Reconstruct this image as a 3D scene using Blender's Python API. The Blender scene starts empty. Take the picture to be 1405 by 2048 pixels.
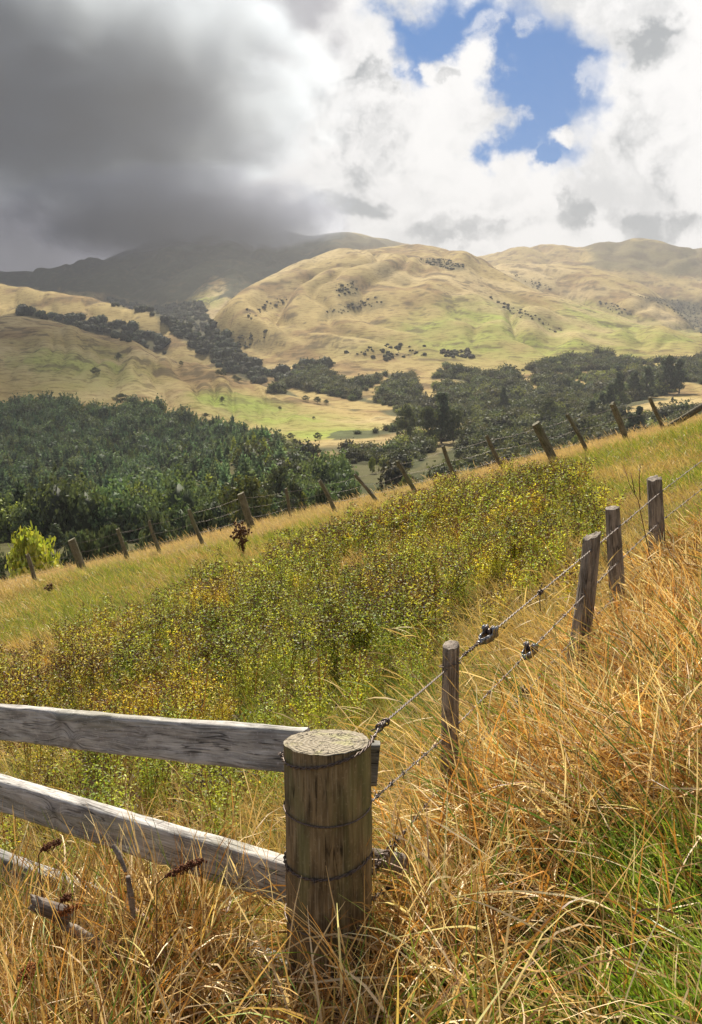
import bpy, math, random
import numpy as np
from mathutils import Vector, Matrix
rng = np.random.default_rng(7)
random.seed(7)
scene = bpy.context.scene
COL = scene.collection
R = math.radians

# ------------------------------------------------------------------ camera model
F_PX, W_PX, H_PX, HORIZ = 1650.0, 1405.0, 2048.0, 800.0
PITCH = math.atan((H_PX/2-HORIZ)/F_PX)
CP, SP = math.cos(PITCH), math.sin(PITCH)
CZ = 1.8
SUN_AZ, SUN_EL = R(-9), R(47)
HAZE_D = 1.2e-4
EXPO = 1.12

def px_se(px, py):
    """pixel -> (x/y, z/y) of its viewing ray"""
    u = (np.asarray(px, float)-W_PX/2)/F_PX; v = (np.asarray(py, float)-H_PX/2)/F_PX
    d = CP - v*SP
    return u/d, (-SP - v*CP)/d
def at(px, py, y):
    s, e = px_se(px, py); return np.array([s*y, y, CZ+e*y])
def proj(P):
    x, y, z = P[..., 0], P[..., 1], P[..., 2]-CZ
    fz = np.maximum(y*CP - z*SP, .05)
    return W_PX/2+F_PX*x/fz, H_PX/2-F_PX*(y*SP+z*CP)/fz
def inpoly(px, py, poly):
    px = np.asarray(px); py = np.asarray(py); r = np.zeros(px.shape, bool)
    n = len(poly)
    for i in range(n):
        x0, y0 = poly[i]; x1, y1 = poly[(i+1) % n]
        if y0 == y1: continue
        c = ((y0 > py) != (y1 > py)) & (px < (x1-x0)*(py-y0)/(y1-y0)+x0)
        r ^= c
    return r

# ------------------------------------------------------------------ numpy noise
_perm = np.random.default_rng(3).permutation(512)
_val = np.random.default_rng(4).random(512)*2-1
def vnoise(x, y, z=0.0):
    x, y, z = np.broadcast_arrays(np.asarray(x, float), np.asarray(y, float), np.asarray(z, float))
    xi, yi, zi = np.floor(x).astype(int), np.floor(y).astype(int), np.floor(z).astype(int)
    xf, yf, zf = x-xi, y-yi, z-zi
    q = lambda t: t*t*t*(t*(t*6-15)+10)
    u, v, w = q(xf), q(yf), q(zf)
    def h(i, j, k): return _val[_perm[(_perm[(_perm[i & 511]+j) & 511]+k) & 511]]
    def lerp(a, b, t): return a+(b-a)*t
    r = []
    for k in (0, 1):
        a = lerp(h(xi, yi, zi+k), h(xi+1, yi, zi+k), u); b = lerp(h(xi, yi+1, zi+k), h(xi+1, yi+1, zi+k), u)
        r.append(lerp(a, b, v))
    return lerp(r[0], r[1], w)
def fbm(x, y, z=0.0, o=4, g=.5):
    a, s, f = 0, 1.0, 1.0
    for i in range(o):
        a = a + s*vnoise(np.asarray(x)*f+i*17.3, np.asarray(y)*f+i*9.1, np.asarray(z)*f); s *= g; f *= 2.03
    return a
def sstep(a, b, x):
    t = np.clip((np.asarray(x, float)-a)/(b-a), 0, 1); return t*t*(3-2*t)

# ------------------------------------------------------------------ mesh helpers
def mesh(name, V, quads=None, tris=None, col=None, mats=(), mi=None, smooth=False, attrs=None):
    V = np.asarray(V, np.float32); m = bpy.data.meshes.new(name)
    q = np.zeros((0, 4), np.int32) if quads is None else np.asarray(quads, np.int32).reshape(-1, 4)
    t = np.zeros((0, 3), np.int32) if tris is None else np.asarray(tris, np.int32).reshape(-1, 3)
    m.vertices.add(len(V)); m.vertices.foreach_set('co', V.ravel())
    loops = np.concatenate([q.ravel(), t.ravel()])
    m.loops.add(len(loops)); m.loops.foreach_set('vertex_index', loops)
    m.polygons.add(len(q)+len(t))
    st = np.concatenate([np.arange(len(q))*4, len(q)*4+np.arange(len(t))*3]).astype(np.int32)
    m.polygons.foreach_set('loop_start', st)
    if smooth: m.polygons.foreach_set('use_smooth', np.ones(len(st), bool))
    if mi is not None: m.polygons.foreach_set('material_index', np.asarray(mi, np.int32))
    for k in mats: m.materials.append(k)
    if col is not None:
        a = m.attributes.new('col', 'FLOAT_COLOR', 'POINT'); c = np.ones((len(V), 4), np.float32)
        c[:, :3] = np.clip(col, 0, 1); a.data.foreach_set('color', c.ravel())
    for k, v in (attrs or {}).items():
        a = m.attributes.new(k, 'FLOAT_VECTOR', 'POINT'); a.data.foreach_set('vector', np.asarray(v, np.float32).ravel())
    m.update(calc_edges=True); return m
def obj(name, me, parent=None, loc=None):
    o = bpy.data.objects.new(name, me); COL.objects.link(o)
    if parent is not None: o.parent = parent
    if loc is not None: o.location = loc
    return o
def tag(o, label, cat, group=None, kind=None):
    o['label'] = label; o['category'] = cat
    if group: o['group'] = group
    if kind: o['kind'] = kind
    return o
def empty(name, loc): 
    o = bpy.data.objects.new(name, None); COL.objects.link(o); o.location = loc; o.empty_display_size = .2; return o
class MB:
    """collects pieces into one mesh"""
    def __init__(s): s.V = []; s.Q = []; s.T = []; s.C = []; s.G = []; s.qi = []; s.ti = []; s.n = 0
    def add(s, V, Q=None, T=None, C=None, G=None, mi=0):
        V = np.asarray(V, float)
        if Q is not None and len(Q): s.Q.append(np.asarray(Q)+s.n); s.qi.append(np.full(len(Q), mi))
        if T is not None and len(T): s.T.append(np.asarray(T)+s.n); s.ti.append(np.full(len(T), mi))
        s.V.append(V); s.C.append(np.broadcast_to(np.asarray((1, 1, 1) if C is None else C, float), (len(V), 3)))
        s.G.append(V if G is None else G); s.n += len(V)
    def build(s, name, mats, parent=None, origin=None, smooth=False):
        V = np.concatenate(s.V)
        if origin is not None: V = V-np.asarray(origin)
        Q = np.concatenate(s.Q) if s.Q else None; T = np.concatenate(s.T) if s.T else None
        mi = np.concatenate(s.qi+s.ti)
        me = mesh(name, V, Q, T, np.concatenate(s.C), mats, mi, smooth, {'gc': np.concatenate(s.G)})
        return obj(name, me, parent)
def frame_of(d):
    d = np.asarray(d, float); d = d/np.linalg.norm(d)
    a = np.array([0, 0, 1.0]) if abs(d[2]) < .9 else np.array([1.0, 0, 0])
    x = np.cross(a, d); x /= np.linalg.norm(x); return x, np.cross(d, x), d
def tube(P, r, n=6, cap=True):
    """tube along polyline P (k,3); r scalar or array"""
    P = np.asarray(P, float); k = len(P); r = np.broadcast_to(np.asarray(r, float), (k,))
    T = np.gradient(P, axis=0); T /= np.linalg.norm(T, axis=1)[:, None]+1e-9
    x0 = frame_of(T[0])[0]; V = []
    for i in range(k):
        x0 = x0-T[i]*np.dot(x0, T[i]); x0 /= np.linalg.norm(x0); y0 = np.cross(T[i], x0)
        a = np.arange(n)*2*math.pi/n
        V.append(P[i]+r[i]*(np.cos(a)[:, None]*x0+np.sin(a)[:, None]*y0))
    V = np.concatenate(V); Q = []
    i = np.arange(k-1)[:, None]*n; j = np.arange(n)[None]
    j2 = (j+1) % n
    Q = np.stack([i+j, i+j2, i+n+j2, i+n+j], -1).reshape(-1, 4)
    Tr = None
    if cap:
        V = np.vstack([V, P[0], P[-1]]); a = np.arange(n)
        Tr = np.vstack([np.stack([(a+1) % n, a, np.full(n, k*n)], 1), np.stack([(k-1)*n+a, (k-1)*n+(a+1) % n, np.full(n, k*n+1)], 1)])
    return V, Q, Tr
def tiled(pv, pq, pt, pc, pos, scl, rot, tint):
    """copies of one prototype merged: pos (n,3), scl (n,3), rot (n,) about z, tint (n,3)"""
    n, k = len(pos), len(pv); c, s = np.cos(rot)[:, None], np.sin(rot)[:, None]
    x = pv[None, :, 0]*scl[:, 0:1]; y = pv[None, :, 1]*scl[:, 1:2]; z = pv[None, :, 2]*scl[:, 2:3]
    V = np.stack([x*c-y*s+pos[:, 0:1], x*s+y*c+pos[:, 1:2], z+pos[:, 2:3]], -1).reshape(-1, 3)
    off = (np.arange(n)*k)[:, None, None]
    Q = (pq[None]+off).reshape(-1, 4) if pq is not None and len(pq) else None
    T = (pt[None]+off).reshape(-1, 3) if pt is not None and len(pt) else None
    C = (pc[None]*tint[:, None, :]).reshape(-1, 3)
    return V, Q, T, C

# ------------------------------------------------------------------ node helpers
def new_mat(name):
    m = bpy.data.materials.new(name); m.use_nodes = True; nt = m.node_tree; nt.nodes.clear()
    return m, nt
class NT:
    def __init__(s, nt): s.nt = nt
    def n(s, t, **kw):
        o = s.nt.nodes.new(t)
        for k, v in kw.items(): setattr(o, k, v)
        return o
    def l(s, a, b): s.nt.links.new(a, b)
    def _in(s, sock, v):
        if hasattr(v, 'links'): s.l(v, sock)
        elif v is not None: sock.default_value = v
    def math(s, op, a, b=None, c=None, clamp=False):
        o = s.n('ShaderNodeMath', operation=op, use_clamp=clamp); s._in(o.inputs[0], a)
        if b is not None: s._in(o.inputs[1], b)
        if c is not None: s._in(o.inputs[2], c)
        return o.outputs[0]
    def vmath(s, op, a, b=None, scale=None):
        o = s.n('ShaderNodeVectorMath', operation=op); s._in(o.inputs[0], a)
        if b is not None: s._in(o.inputs[1], b)
        if scale is not None: s._in(o.inputs['Scale'], scale)
        return o.outputs[0]
    def noise(s, vec, scale, detail=4, rough=.55, dist=0, out='Fac', w=None):
        o = s.n('ShaderNodeTexNoise'); s._in(o.inputs['Vector'], vec); s._in(o.inputs['Scale'], scale)
        o.inputs['Detail'].default_value = detail; o.inputs['Roughness'].default_value = rough; o.inputs['Distortion'].default_value = dist
        return o.outputs[out]
    def ss(s, v, a, b, lo=0., hi=1.):
        o = s.n('ShaderNodeMapRange', interpolation_type='SMOOTHSTEP'); s._in(o.inputs[0], v)
        for i, k in enumerate((a, b, lo, hi)): s._in(o.inputs[1+i], k)
        return o.outputs[0]
    def mix(s, fac, a, b, mode='MIX'):
        o = s.n('ShaderNodeMix', data_type='RGBA', blend_type=mode); s._in(o.inputs[0], fac)
        s._in(o.inputs[6], (*a, 1) if isinstance(a, tuple) and len(a) == 3 else a)
        s._in(o.inputs[7], (*b, 1) if isinstance(b, tuple) and len(b) == 3 else b)
        return o.outputs[2]
    def attr(s, name, out='Color'): return s.n('ShaderNodeAttribute', attribute_name=name).outputs[out]
    def out(s, surf=None, vol=None):
        o = s.n('ShaderNodeOutputMaterial')
        if surf is not None: s.l(surf, o.inputs['Surface'])
        if vol is not None: s.l(vol, o.inputs['Volume'])
    def bump(s, h, strength, dist):
        o = s.n('ShaderNodeBump'); o.inputs['Strength'].default_value = strength; o.inputs['Distance'].default_value = dist
        s.l(h, o.inputs['Height']); return o.outputs[0]
    def pbsdf(s, color, rough=.8, normal=None, spec=.3, metal=0):
        o = s.n('ShaderNodeBsdfPrincipled'); s._in(o.inputs['Base Color'], (*color, 1) if isinstance(color, tuple) else color)
        s._in(o.inputs['Roughness'], rough); o.inputs['Specular IOR Level'].default_value = spec; o.inputs['Metallic'].default_value = metal
        if normal is not None: s.l(normal, o.inputs['Normal'])
        return o.outputs[0]

def leaf_mat(name, trans=.45, gloss=.05, rough=.4, tmul=(1.15, 1.1, .7)):
    m, nt = new_mat(name); k = NT(nt); c = k.attr('col')
    d = k.n('ShaderNodeBsdfDiffuse'); k.l(c, d.inputs[0])
    t = k.n('ShaderNodeBsdfTranslucent'); k.l(k.mix(1.0, c, tmul, 'MULTIPLY'), t.inputs[0])
    g = k.n('ShaderNodeBsdfGlossy'); g.inputs['Roughness'].default_value = rough
    a = k.n('ShaderNodeMixShader'); a.inputs[0].default_value = trans; k.l(d.outputs[0], a.inputs[1]); k.l(t.outputs[0], a.inputs[2])
    b = k.n('ShaderNodeMixShader'); b.inputs[0].default_value = gloss; k.l(a.outputs[0], b.inputs[1]); k.l(g.outputs[0], b.inputs[2])
    k.out(b.outputs[0]); return m
M_GRASS = leaf_mat('grass_blades', .30, .04, .45)
M_WEED = leaf_mat('weed_leaves', .45, .03, .5)
M_LEAF = leaf_mat('tree_leaves', .3, .04, .5)
M_WOOD = leaf_mat('distant_leaves', .30, .03, .6)

def wood_mat(name, base, dark, pale, green=None, rough=.85, streak=1.0, fine=1.0):
    """grain runs along z of the stored grain coordinates (metres)"""
    m, nt = new_mat(name); k = NT(nt); gc = k.attr('gc', 'Vector')
    st = k.vmath('MULTIPLY', gc, (1, 1, .045)); st2 = k.vmath('MULTIPLY', gc, (1, 1, .16))
    n1 = k.noise(st, 150*fine, 5, .65); n2 = k.noise(st2, 26*fine, 4, .6, .6); n3 = k.noise(gc, 7, 4, .6); n4 = k.noise(gc, 90, 3, .6)
    c = k.mix(k.ss(n2, .35, .68), base, dark)
    c = k.mix(k.math('MULTIPLY', k.ss(n1, .5, .74), .55*streak), c, pale)
    c = k.mix(k.math('MULTIPLY', k.ss(n1, .47, .30), .8*streak), c, tuple(v*.35 for v in dark))
    c = k.mix(k.math('MULTIPLY', k.ss(n3, .5, .72), .55), c, tuple(v*.55 for v in dark))
    if green: c = k.mix(k.math('MULTIPLY', k.ss(k.noise(st2, 9, 3, .6), .5, .66), .6), c, green)
    c = k.mix(k.math('MULTIPLY', k.ss(n4, .56, .75), .35), c, pale)
    ck = k.math('ABSOLUTE', k.math('SUBTRACT', k.noise(k.vmath('MULTIPLY', gc, (1, 1, .07)), 30*fine, 2, .5), .5))
    c = k.mix(k.math('MULTIPLY', k.ss(ck, .020, .003), k.math('MULTIPLY', k.ss(n3, .42, .6), .85)), c, tuple(v*.2 for v in dark))
    c = k.mix(1.0, c, k.attr('col'), 'MULTIPLY')
    h = k.math('ADD', n1, k.math('MULTIPLY', n2, 1.2))
    k.out(k.pbsdf(c, rough, k.bump(h, .55, .006), .2)); return m
M_POST = wood_mat('treated_post_wood', (.27, .19, .10), (.095, .066, .036), (.46, .37, .24), (.20, .195, .08), streak=1.2)
M_GREY = wood_mat('weathered_grey_wood', (.53, .505, .475), (.23, .215, .20), (.78, .76, .74), (.23, .22, .165), streak=1.3)
M_SPLIT = wood_mat('split_post_wood', (.30, .25, .205), (.11, .088, .07), (.50, .44, .37), None, streak=1.2)
M_FARPOST = wood_mat('far_post_wood', (.2, .18, .12), (.1, .085, .055), (.34, .3, .22), (.14, .15, .07))

def end_mat():
    m, nt = new_mat('end_grain'); k = NT(nt); gc = k.attr('gc', 'Vector')
    w = k.vmath('ADD', gc, k.vmath('SCALE', k.noise(gc, 14, 3, .5, out='Color'), scale=.02))
    sx = k.n('ShaderNodeSeparateXYZ'); k.l(w, sx.inputs[0])
    r = k.math('SQRT', k.math('ADD', k.math('POWER', sx.outputs[0], 2), k.math('POWER', sx.outputs[1], 2)))
    ring = k.math('SINE', k.math('MULTIPLY', r, 430))
    ang = k.math('ARCTAN2', sx.outputs[1], sx.outputs[0])
    n = k.noise(gc, 28, 5, .7); n2 = k.noise(gc, 9, 3, .6)
    c = k.mix(k.ss(ring, -.9, .9), (.26, .22, .16), (.34, .30, .23))
    c = k.mix(k.math('MULTIPLY', k.ss(n, .5, .68), .5), c, (.10, .08, .055))
    c = k.mix(k.math('MULTIPLY', k.ss(n2, .52, .62), .7), c, (.34, .32, .17))
    c = k.mix(k.math('MULTIPLY', k.ss(k.noise(gc, 40, 2, .5), .62, .70), .7), c, (.03, .025, .02))
    cmb = k.n('ShaderNodeCombineXYZ'); k.l(k.math('MULTIPLY', ang, 1.3), cmb.inputs[0]); k.l(k.math('MULTIPLY', r, 5), cmb.inputs[1])
    ck = k.math('ABSOLUTE', k.math('SUBTRACT', k.noise(cmb.outputs[0], 2.2, 3, .6), .5))
    c = k.mix(k.math('MULTIPLY', k.ss(ck, .022, .004), .9), c, (.03, .024, .018))
    k.out(k.pbsdf(c, .9, k.bump(k.math('ADD', ring, k.math('MULTIPLY', n, 5)), .6, .004), .15)); return m
M_END = end_mat()
def metal_mat(name, c, rough, metal=.7):
    m, nt = new_mat(name); k = NT(nt); gc = k.attr('gc', 'Vector')
    n = k.noise(gc, 160, 4, .6)
    k.out(k.pbsdf(k.mix(k.ss(n, .4, .65), c, tuple(v*.45 for v in c)), rough, None, .5, metal)); return m
M_WIRE = metal_mat('rusty_wire', (.16, .12, .10), .5, .6)
M_WIRE_PALE = metal_mat('galvanised_wire', (.24, .20, .18), .5, .6)
M_STEEL = metal_mat('galvanised_steel', (.30, .30, .31), .35, .85)

# ------------------------------------------------------------------ terrain
def curve(pts):
    p = np.array(pts, float); s, e = px_se(p[:, 0], p[:, 1]); z = CZ+e*p[:, 2]
    i = np.argsort(s); s, z, y = s[i], z[i], p[:, 2][i]
    g = np.linspace(-.8, .8, 1601); zi = np.interp(g, s, z); yi = np.interp(g, s, y)
    # outside the drawn range the crest keeps falling
    zi = zi-np.maximum(s[0]-g, 0)*900-np.maximum(g-s[-1], 0)*900
    kk = np.exp(-.5*(np.arange(-16, 17)/6.)**2); kk /= kk.sum()
    pad = lambda a: np.convolve(np.pad(a, 16, mode='edge'), kk, 'valid')
    return g, pad(zi), pad(yi)
class Hill:
    def __init__(h, ridge, foot, back=.35, a=.25, gully=0, fr=20, seed=0, keep=1):
        h.g, h.zr, h.yr = curve(ridge); f = np.array(foot, float); s, e = px_se(f[:, 0], f[:, 1])
        i = np.argsort(s); h.zf = np.interp(h.g, s[i], (CZ+e*f[:, 2])[i]); h.yf = np.interp(h.g, s[i], f[:, 2][i])
        h.back, h.a, h.gully, h.fr, h.seed = back, a, gully, fr, seed
    def __call__(h, S, Y):
        zr, yr, zf, yf = (np.interp(S, h.g, q) for q in (h.zr, h.yr, h.zf, h.yf))
        yr = np.maximum(yr, yf+40); t = (Y-yf)/(yr-yf); tc = np.clip(t, 0, 1)
        z = zf+(zr-zf)*(tc+h.a*tc*(1-tc))-np.maximum(yf-Y, 0)*np.maximum(.3, np.abs(zr-zf)/(yr-yf))
        z = z-np.maximum(Y-yr, 0)*h.back
        if h.gully:
            wv = fbm(S*6+h.seed, Y/500., h.seed, 3)
            n = np.abs(vnoise(S*h.fr+1.3*wv+h.seed*3.1+t*.8, t*1.2+h.seed))+.5*np.abs(vnoise(S*h.fr*2.3+1.6*wv, t*2.5+h.seed+7))
            z = z+h.gully*(n-.42)*np.clip(4*tc*(1-tc), 0, 1)**.8
        return z
HILLS = dict(
 back_left=Hill([(-120,548,4300),(35,546,4300),(120,547,4200),(160,532,4300),(200,517,4400),(260,500,4500),(340,478,4700),(450,462,4800),(560,468,4800),(620,474,4700),(700,468,4600),(760,479,4600),(840,492,4500),(900,530,4500),(1000,600,4400)],
     [(-120,640,2600),(400,640,2600),(700,640,2700),(1000,640,2800)], gully=70, fr=16, seed=2),
 back_right=Hill([(820,580,4200),(870,535,4200),(930,509,4200),(1000,504,4200),(1040,496,4200),(1090,487,4200),(1160,491,4150),(1190,484,4100),(1215,476,4100),(1240,481,4100),(1265,473,4100),(1290,482,4100),(1369,493,4100),(1500,505,4100)],
     [(820,610,3000),(1000,600,3000),(1500,640,2900)], gully=35, fr=14, seed=5),
 spur_left=Hill([(330,655,2500),(360,625,2550),(400,590,2700),(430,568,2800),(462,545,3000),(490,560,3000),(530,600,2900)], [(300,660,2000),(550,660,2000)], gully=20, fr=40, seed=6),
 second_left=Hill([(-120,556,1950),(35,570,1900),(100,583,1850),(190,592,1800),(220,608,1780),(300,625,1700),(345,643,1650),(400,668,1550),(450,700,1450),(480,730,1400)],
     [(-120,720,1520),(35,720,1520),(200,730,1450),(400,760,1300),(480,770,1250)], gully=22, fr=24, seed=8),
 big_hill=Hill([(380,720,1450),(410,690,1550),(440,645,1700),(470,607,1850),(530,570,2050),(600,532,2250),(660,511,2400),(740,500,2500),(830,493,2600),(870,494,2600),(930,510,2600),(1000,541,2500),(1060,578,2300),(1140,637,2000),(1200,685,1700),(1260,720,1400)],
     [(380,735,1250),(480,745,1150),(550,748,1120),(700,735,1100),(900,740,1080),(1100,735,1100),(1260,735,1150)], gully=44, fr=9, seed=11),
 right_hill=Hill([(880,640,2900),(940,570,3000),(990,531,3100),(1100,536,3100),(1180,541,3000),(1240,556,2900),(1300,580,2800),(1369,642,2600),(1440,690,2500)],
     [(880,690,2000),(1440,690,2000)], gully=32, fr=13, seed=14),
 right_spur=Hill([(960,690,2000),(1000,620,2200),(1060,577,2300),(1120,592,2250),(1200,617,2150),(1280,640,2050),(1369,658,1950),(1500,680,1900)],
     [(960,740,1200),(1200,735,1200),(1500,735,1200)], gully=30, fr=11, seed=17),
 left_hill=Hill([(-150,628,1420),(35,640,1350),(110,646,1300),(200,672,1250),(300,702,1150),(400,737,1050),(480,766,950),(560,787,880),(650,817,800),(700,836,760),(790,858,700),(850,885,650),(900,910,600)],
     [(-150,850,600),(35,845,600),(300,850,600),(480,860,600),(600,890,540),(700,905,540),(900,905,540)], gully=16, fr=22, seed=21),
 knoll=Hill([(540,800,1000),(590,772,1050),(650,790,1000),(720,806,930),(790,815,880),(830,835,840)], [(540,830,860),(830,840,780)], gully=0),
 pine_ridge=Hill([(260,1030,300),(320,1000,310),(380,962,350),(440,915,400),(485,885,440),(520,888,430),(570,930,380),(610,965,350)], [(260,1050,240),(610,1000,240)], gully=0),
)
fl_px = [-150, 35, 350, 700, 1050, 1400, 1550]
fl_y = [120, 250, 350, 500, 600, 700, 900, 1100, 1500, 7000]
fl_py = np.array([
 [1110,1035,1005,915,860,845,830,815,800,800],
 [1110,1035,1005,915,860,845,830,815,800,800],
 [1110,1030,1000,925,880,862,840,815,790,790],
 [1090,975,930,880,855,830,780,742,735,735],
 [1060,960,905,865,842,820,772,735,730,730],
 [1030,940,885,842,815,795,755,725,720,720],
 [1030,940,885,842,815,795,755,725,720,720]], float)
def floor_z(S, Y):
    out = []
    cols = []
    for i, p in enumerate(fl_px):
        s, e = px_se(np.full(len(fl_y), p), fl_py[i]); z = CZ+e*np.array(fl_y); z[-1] = z[-2]-20; z[-2] = min(z[-2], z[-3]+20)
        cols.append(np.interp(Y, fl_y, z))
    sc = px_se(np.array(fl_px), 850)[0]; k = np.clip(np.searchsorted(sc, S)-1, 0, len(sc)-2)
    t = np.clip((S-sc[k])/(sc[k+1]-sc[k]), 0, 1); t = t*t*(3-2*t); C = np.stack(cols)
    a = np.take_along_axis(C, k[None], 0)[0]; b = np.take_along_axis(C, k[None]+1, 0)[0]
    return a+(b-a)*t
PB, PC = .24, -.055
def plane_z(x, y): return PB*x+PC*y
# far fence: base pixels -> plane
FAR = [  # base px, base py, top px, top py, big
 (72,1168,54,1110,0),(168,1145,143,1079,1),(256,1126,238,1058,0),(321,1109,300,1042,0),(407,1090,378,1020,0),(505,1060,482,987,1),(581,1035,571,978,0),
 (672,1029,640,961,0),(756,1006,712,948,0),(836,990,797,921,0),(916,968,887,893,0),(1010,945,972,873,0),(1110,928,1072,847,1),(1178,912,1135,829,0),(1254,884,1227,807,0),(1328,860,1302,795,0)]
def ray_plane(px, py):
    s, e = px_se(px, py); y = CZ/(PB*s+PC-e); return y
FY = np.array([ray_plane(a[0], a[1]) for a in FAR]); FX = np.array([px_se(a[0], a[1])[0] for a in FAR])*FY
_q = np.polyfit(FX, FY, 2)
def fence_y(x): return np.polyval(_q, np.clip(x, -13, 11))
def near_bank(x, y):
    b = .07*np.exp(-((x-2.0)**2/1.1+(y-3.8)**2/2.0))+.12*np.exp(-((x-.95)**2/.2+(y-3.3)**2/.8))
    return b
def field_z(x, y):
    d = y-fence_y(x)-1.1
    n = .05*vnoise(x*.9, y*.9, 3)+.09*vnoise(x*.28, y*.28, 5)
    return plane_z(x, y)+n*sstep(1.5, 5, y)*(1-.6*sstep(-3, 0, d))+near_bank(x, y)-.06*np.maximum(d, 0)**1.6*sstep(0, 8, d)-.3*np.maximum(d-2, 0)
def ground_raw(S, Y):
    X = S*Y; zs = [floor_z(S, Y)]+[h(S, Y) for h in HILLS.values()]
    k = 2.5+.004*Y; Z = np.stack(zs); m = Z.max(0)
    z = m+k*np.log(np.exp(np.clip((Z-m)/k, -50, 0)).sum(0))
    z = z+(fbm(X/160., Y/160., 1, 4)*.008*np.clip(Y-150, 0, 1400)*.6)*sstep(150, 700, Y)*(1-.6*sstep(900, 1300, Y)*(Y < 1300))
    wx = X+90*vnoise(X/400, Y/400, 3); wy = Y+120*vnoise(X/450+9, Y/450, 5)
    rel = 34*(np.abs(vnoise(wx/240, wy/950, 1))-.32)+7*(np.abs(vnoise(wx/95+4, wy/330, 2))-.32)+4.5*(np.abs(vnoise(wx/34, wy/80, 6))-.3)
    z = z+rel*sstep(850, 1500, Y)*np.interp(Y, [900, 1600, 3000, 4500], [.45, .7, .9, 1.0])*(z > -5)
    z = z+(3.5*(np.abs(vnoise(wx/60, wy/150, 8))-.3)+1.2*vnoise(wx/18, wy/30, 9))*sstep(480, 700, Y)
    f = field_z(X, Y); kk = 1.0
    zf = np.maximum(f, z)+kk*np.log1p(np.exp(-np.abs(f-z)/kk))*(Y > 34)
    return np.where(Y < 90, np.where(Y < 34, f, zf), z*sstep(90, 130, Y)+zf*(1-sstep(90, 130, Y)))
NS, NY = 760, 860
GS = np.linspace(-.72, .72, NS); GL = np.linspace(math.log(19), math.log(6000), NY); GY = np.exp(GL)
SS, YY = np.meshgrid(GS, GY, indexing='ij')
ZZ = ground_raw(SS, YY)
for _ in range(2):
    ZZ[:, 1:-1] = np.where(YY[:, 1:-1] > 150, (ZZ[:, :-2]+2*ZZ[:, 1:-1]+ZZ[:, 2:])/4, ZZ[:, 1:-1])
def ground(s, y):
    """bilinear height of the big sheet"""
    a = np.clip((np.asarray(s)-GS[0])/(GS[1]-GS[0]), 0, NS-1.001); b = np.clip((np.log(np.asarray(y))-GL[0])/(GL[1]-GL[0]), 0, NY-1.001)
    i, j = a.astype(int), b.astype(int); u, v = a-i, b-j
    return ZZ[i, j]*(1-u)*(1-v)+ZZ[i+1, j]*u*(1-v)+ZZ[i, j+1]*(1-u)*v+ZZ[i+1, j+1]*u*v
def raycast(px, py, ymin=60):
    s, e = px_se(px, py); s = np.atleast_1d(s); e = np.atleast_1d(e)
    a = np.clip((s-GS[0])/(GS[1]-GS[0]), 0, NS-1.001); i = a.astype(int); u = (a-i)[:, None]
    prof = ZZ[i]*(1-u)+ZZ[i+1]*u; hit = (prof >= CZ+e[:, None]*GY[None]) & (GY[None] > ymin)
    k = hit.argmax(1); ok = hit.any(1); k = np.maximum(k, 1)
    r = np.arange(len(s)); g0 = prof[r, k-1]-(CZ+e*GY[k-1]); g1 = prof[r, k]-(CZ+e*GY[k])
    t = np.clip(-g0/(g1-g0+1e-9), 0, 1); y = GY[k-1]+(GY[k]-GY[k-1])*t
    return s, y, np.where(ok, prof[r, k-1]+(prof[r, k]-prof[r, k-1])*t, -999), ok

# land cover (colour of grass and scrub, plus cloud shade painted on the left mountains), pixel outlines -> ground
PX, PY = proj(np.stack([SS*YY, YY, ZZ], -1))
XX = SS*YY
n1 = fbm(XX/300, YY/300, 2, 5); n2 = fbm(XX/60, YY/60, 8, 4); n3 = fbm(XX/25+40, YY/25, ZZ/5., 4)
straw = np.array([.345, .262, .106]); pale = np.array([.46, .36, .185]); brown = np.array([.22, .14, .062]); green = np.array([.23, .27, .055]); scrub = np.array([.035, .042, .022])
def mixc(a, b, t): return a+(np.asarray(b)-a)*np.clip(t, 0, 1)[..., None]
TC = np.broadcast_to(straw, XX.shape+(3,)).copy()
TC = mixc(TC, brown, sstep(-.1, .7, n2+.5*n3)*.8); TC = mixc(TC, pale, sstep(.1, .9, n1-.3*n2)*.7)
def soft(poly, w):
    """softened pixel outline on the ground"""
    acc = np.zeros(XX.shape); 
    for k in range(6):
        a = k*math.pi/3; q = 6
        acc += inpoly(PX+w*math.cos(a)+q*n2*2+q*n3, PY+w*.5*math.sin(a)+q*n2+q*.5*n3, poly)
    return acc/6
band = lambda a, b: ((YY > a) & (YY < b)).astype(float)
for poly, w, yr, amt in [
  ([(790,650),(900,610),(1010,605),(1110,650),(1260,690),(1369,700),(1369,715),(1000,735),(800,700)], 40, (900,2500), .75),
  ([(1100,610),(1180,610),(1300,650),(1420,665),(1420,700),(1250,690),(1150,650)], 25, (1200,2600), .75),
  ([(35,700),(150,690),(260,720),(330,760),(200,790),(35,770)], 40, (600,1500), .7),
  ([(360,800),(450,785),(560,810),(700,840),(790,858),(720,880),(620,890),(520,860),(440,830)], 22, (500,1100), 1.0),
  ([(420,795),(520,795),(580,835),(470,835)], 15, (500,1100), .8),
  ([(380,600),(440,585),(460,600),(420,620)], 12, (1900,3200), .7),
  ([(640,690),(800,660),(800,700),(700,720)], 30, (1000,1700), .35)]:
    TC = mixc(TC, green*(1+.25*n2[..., None]), soft(poly, w)*band(*yr)*amt*(.75+.4*n2))
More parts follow.
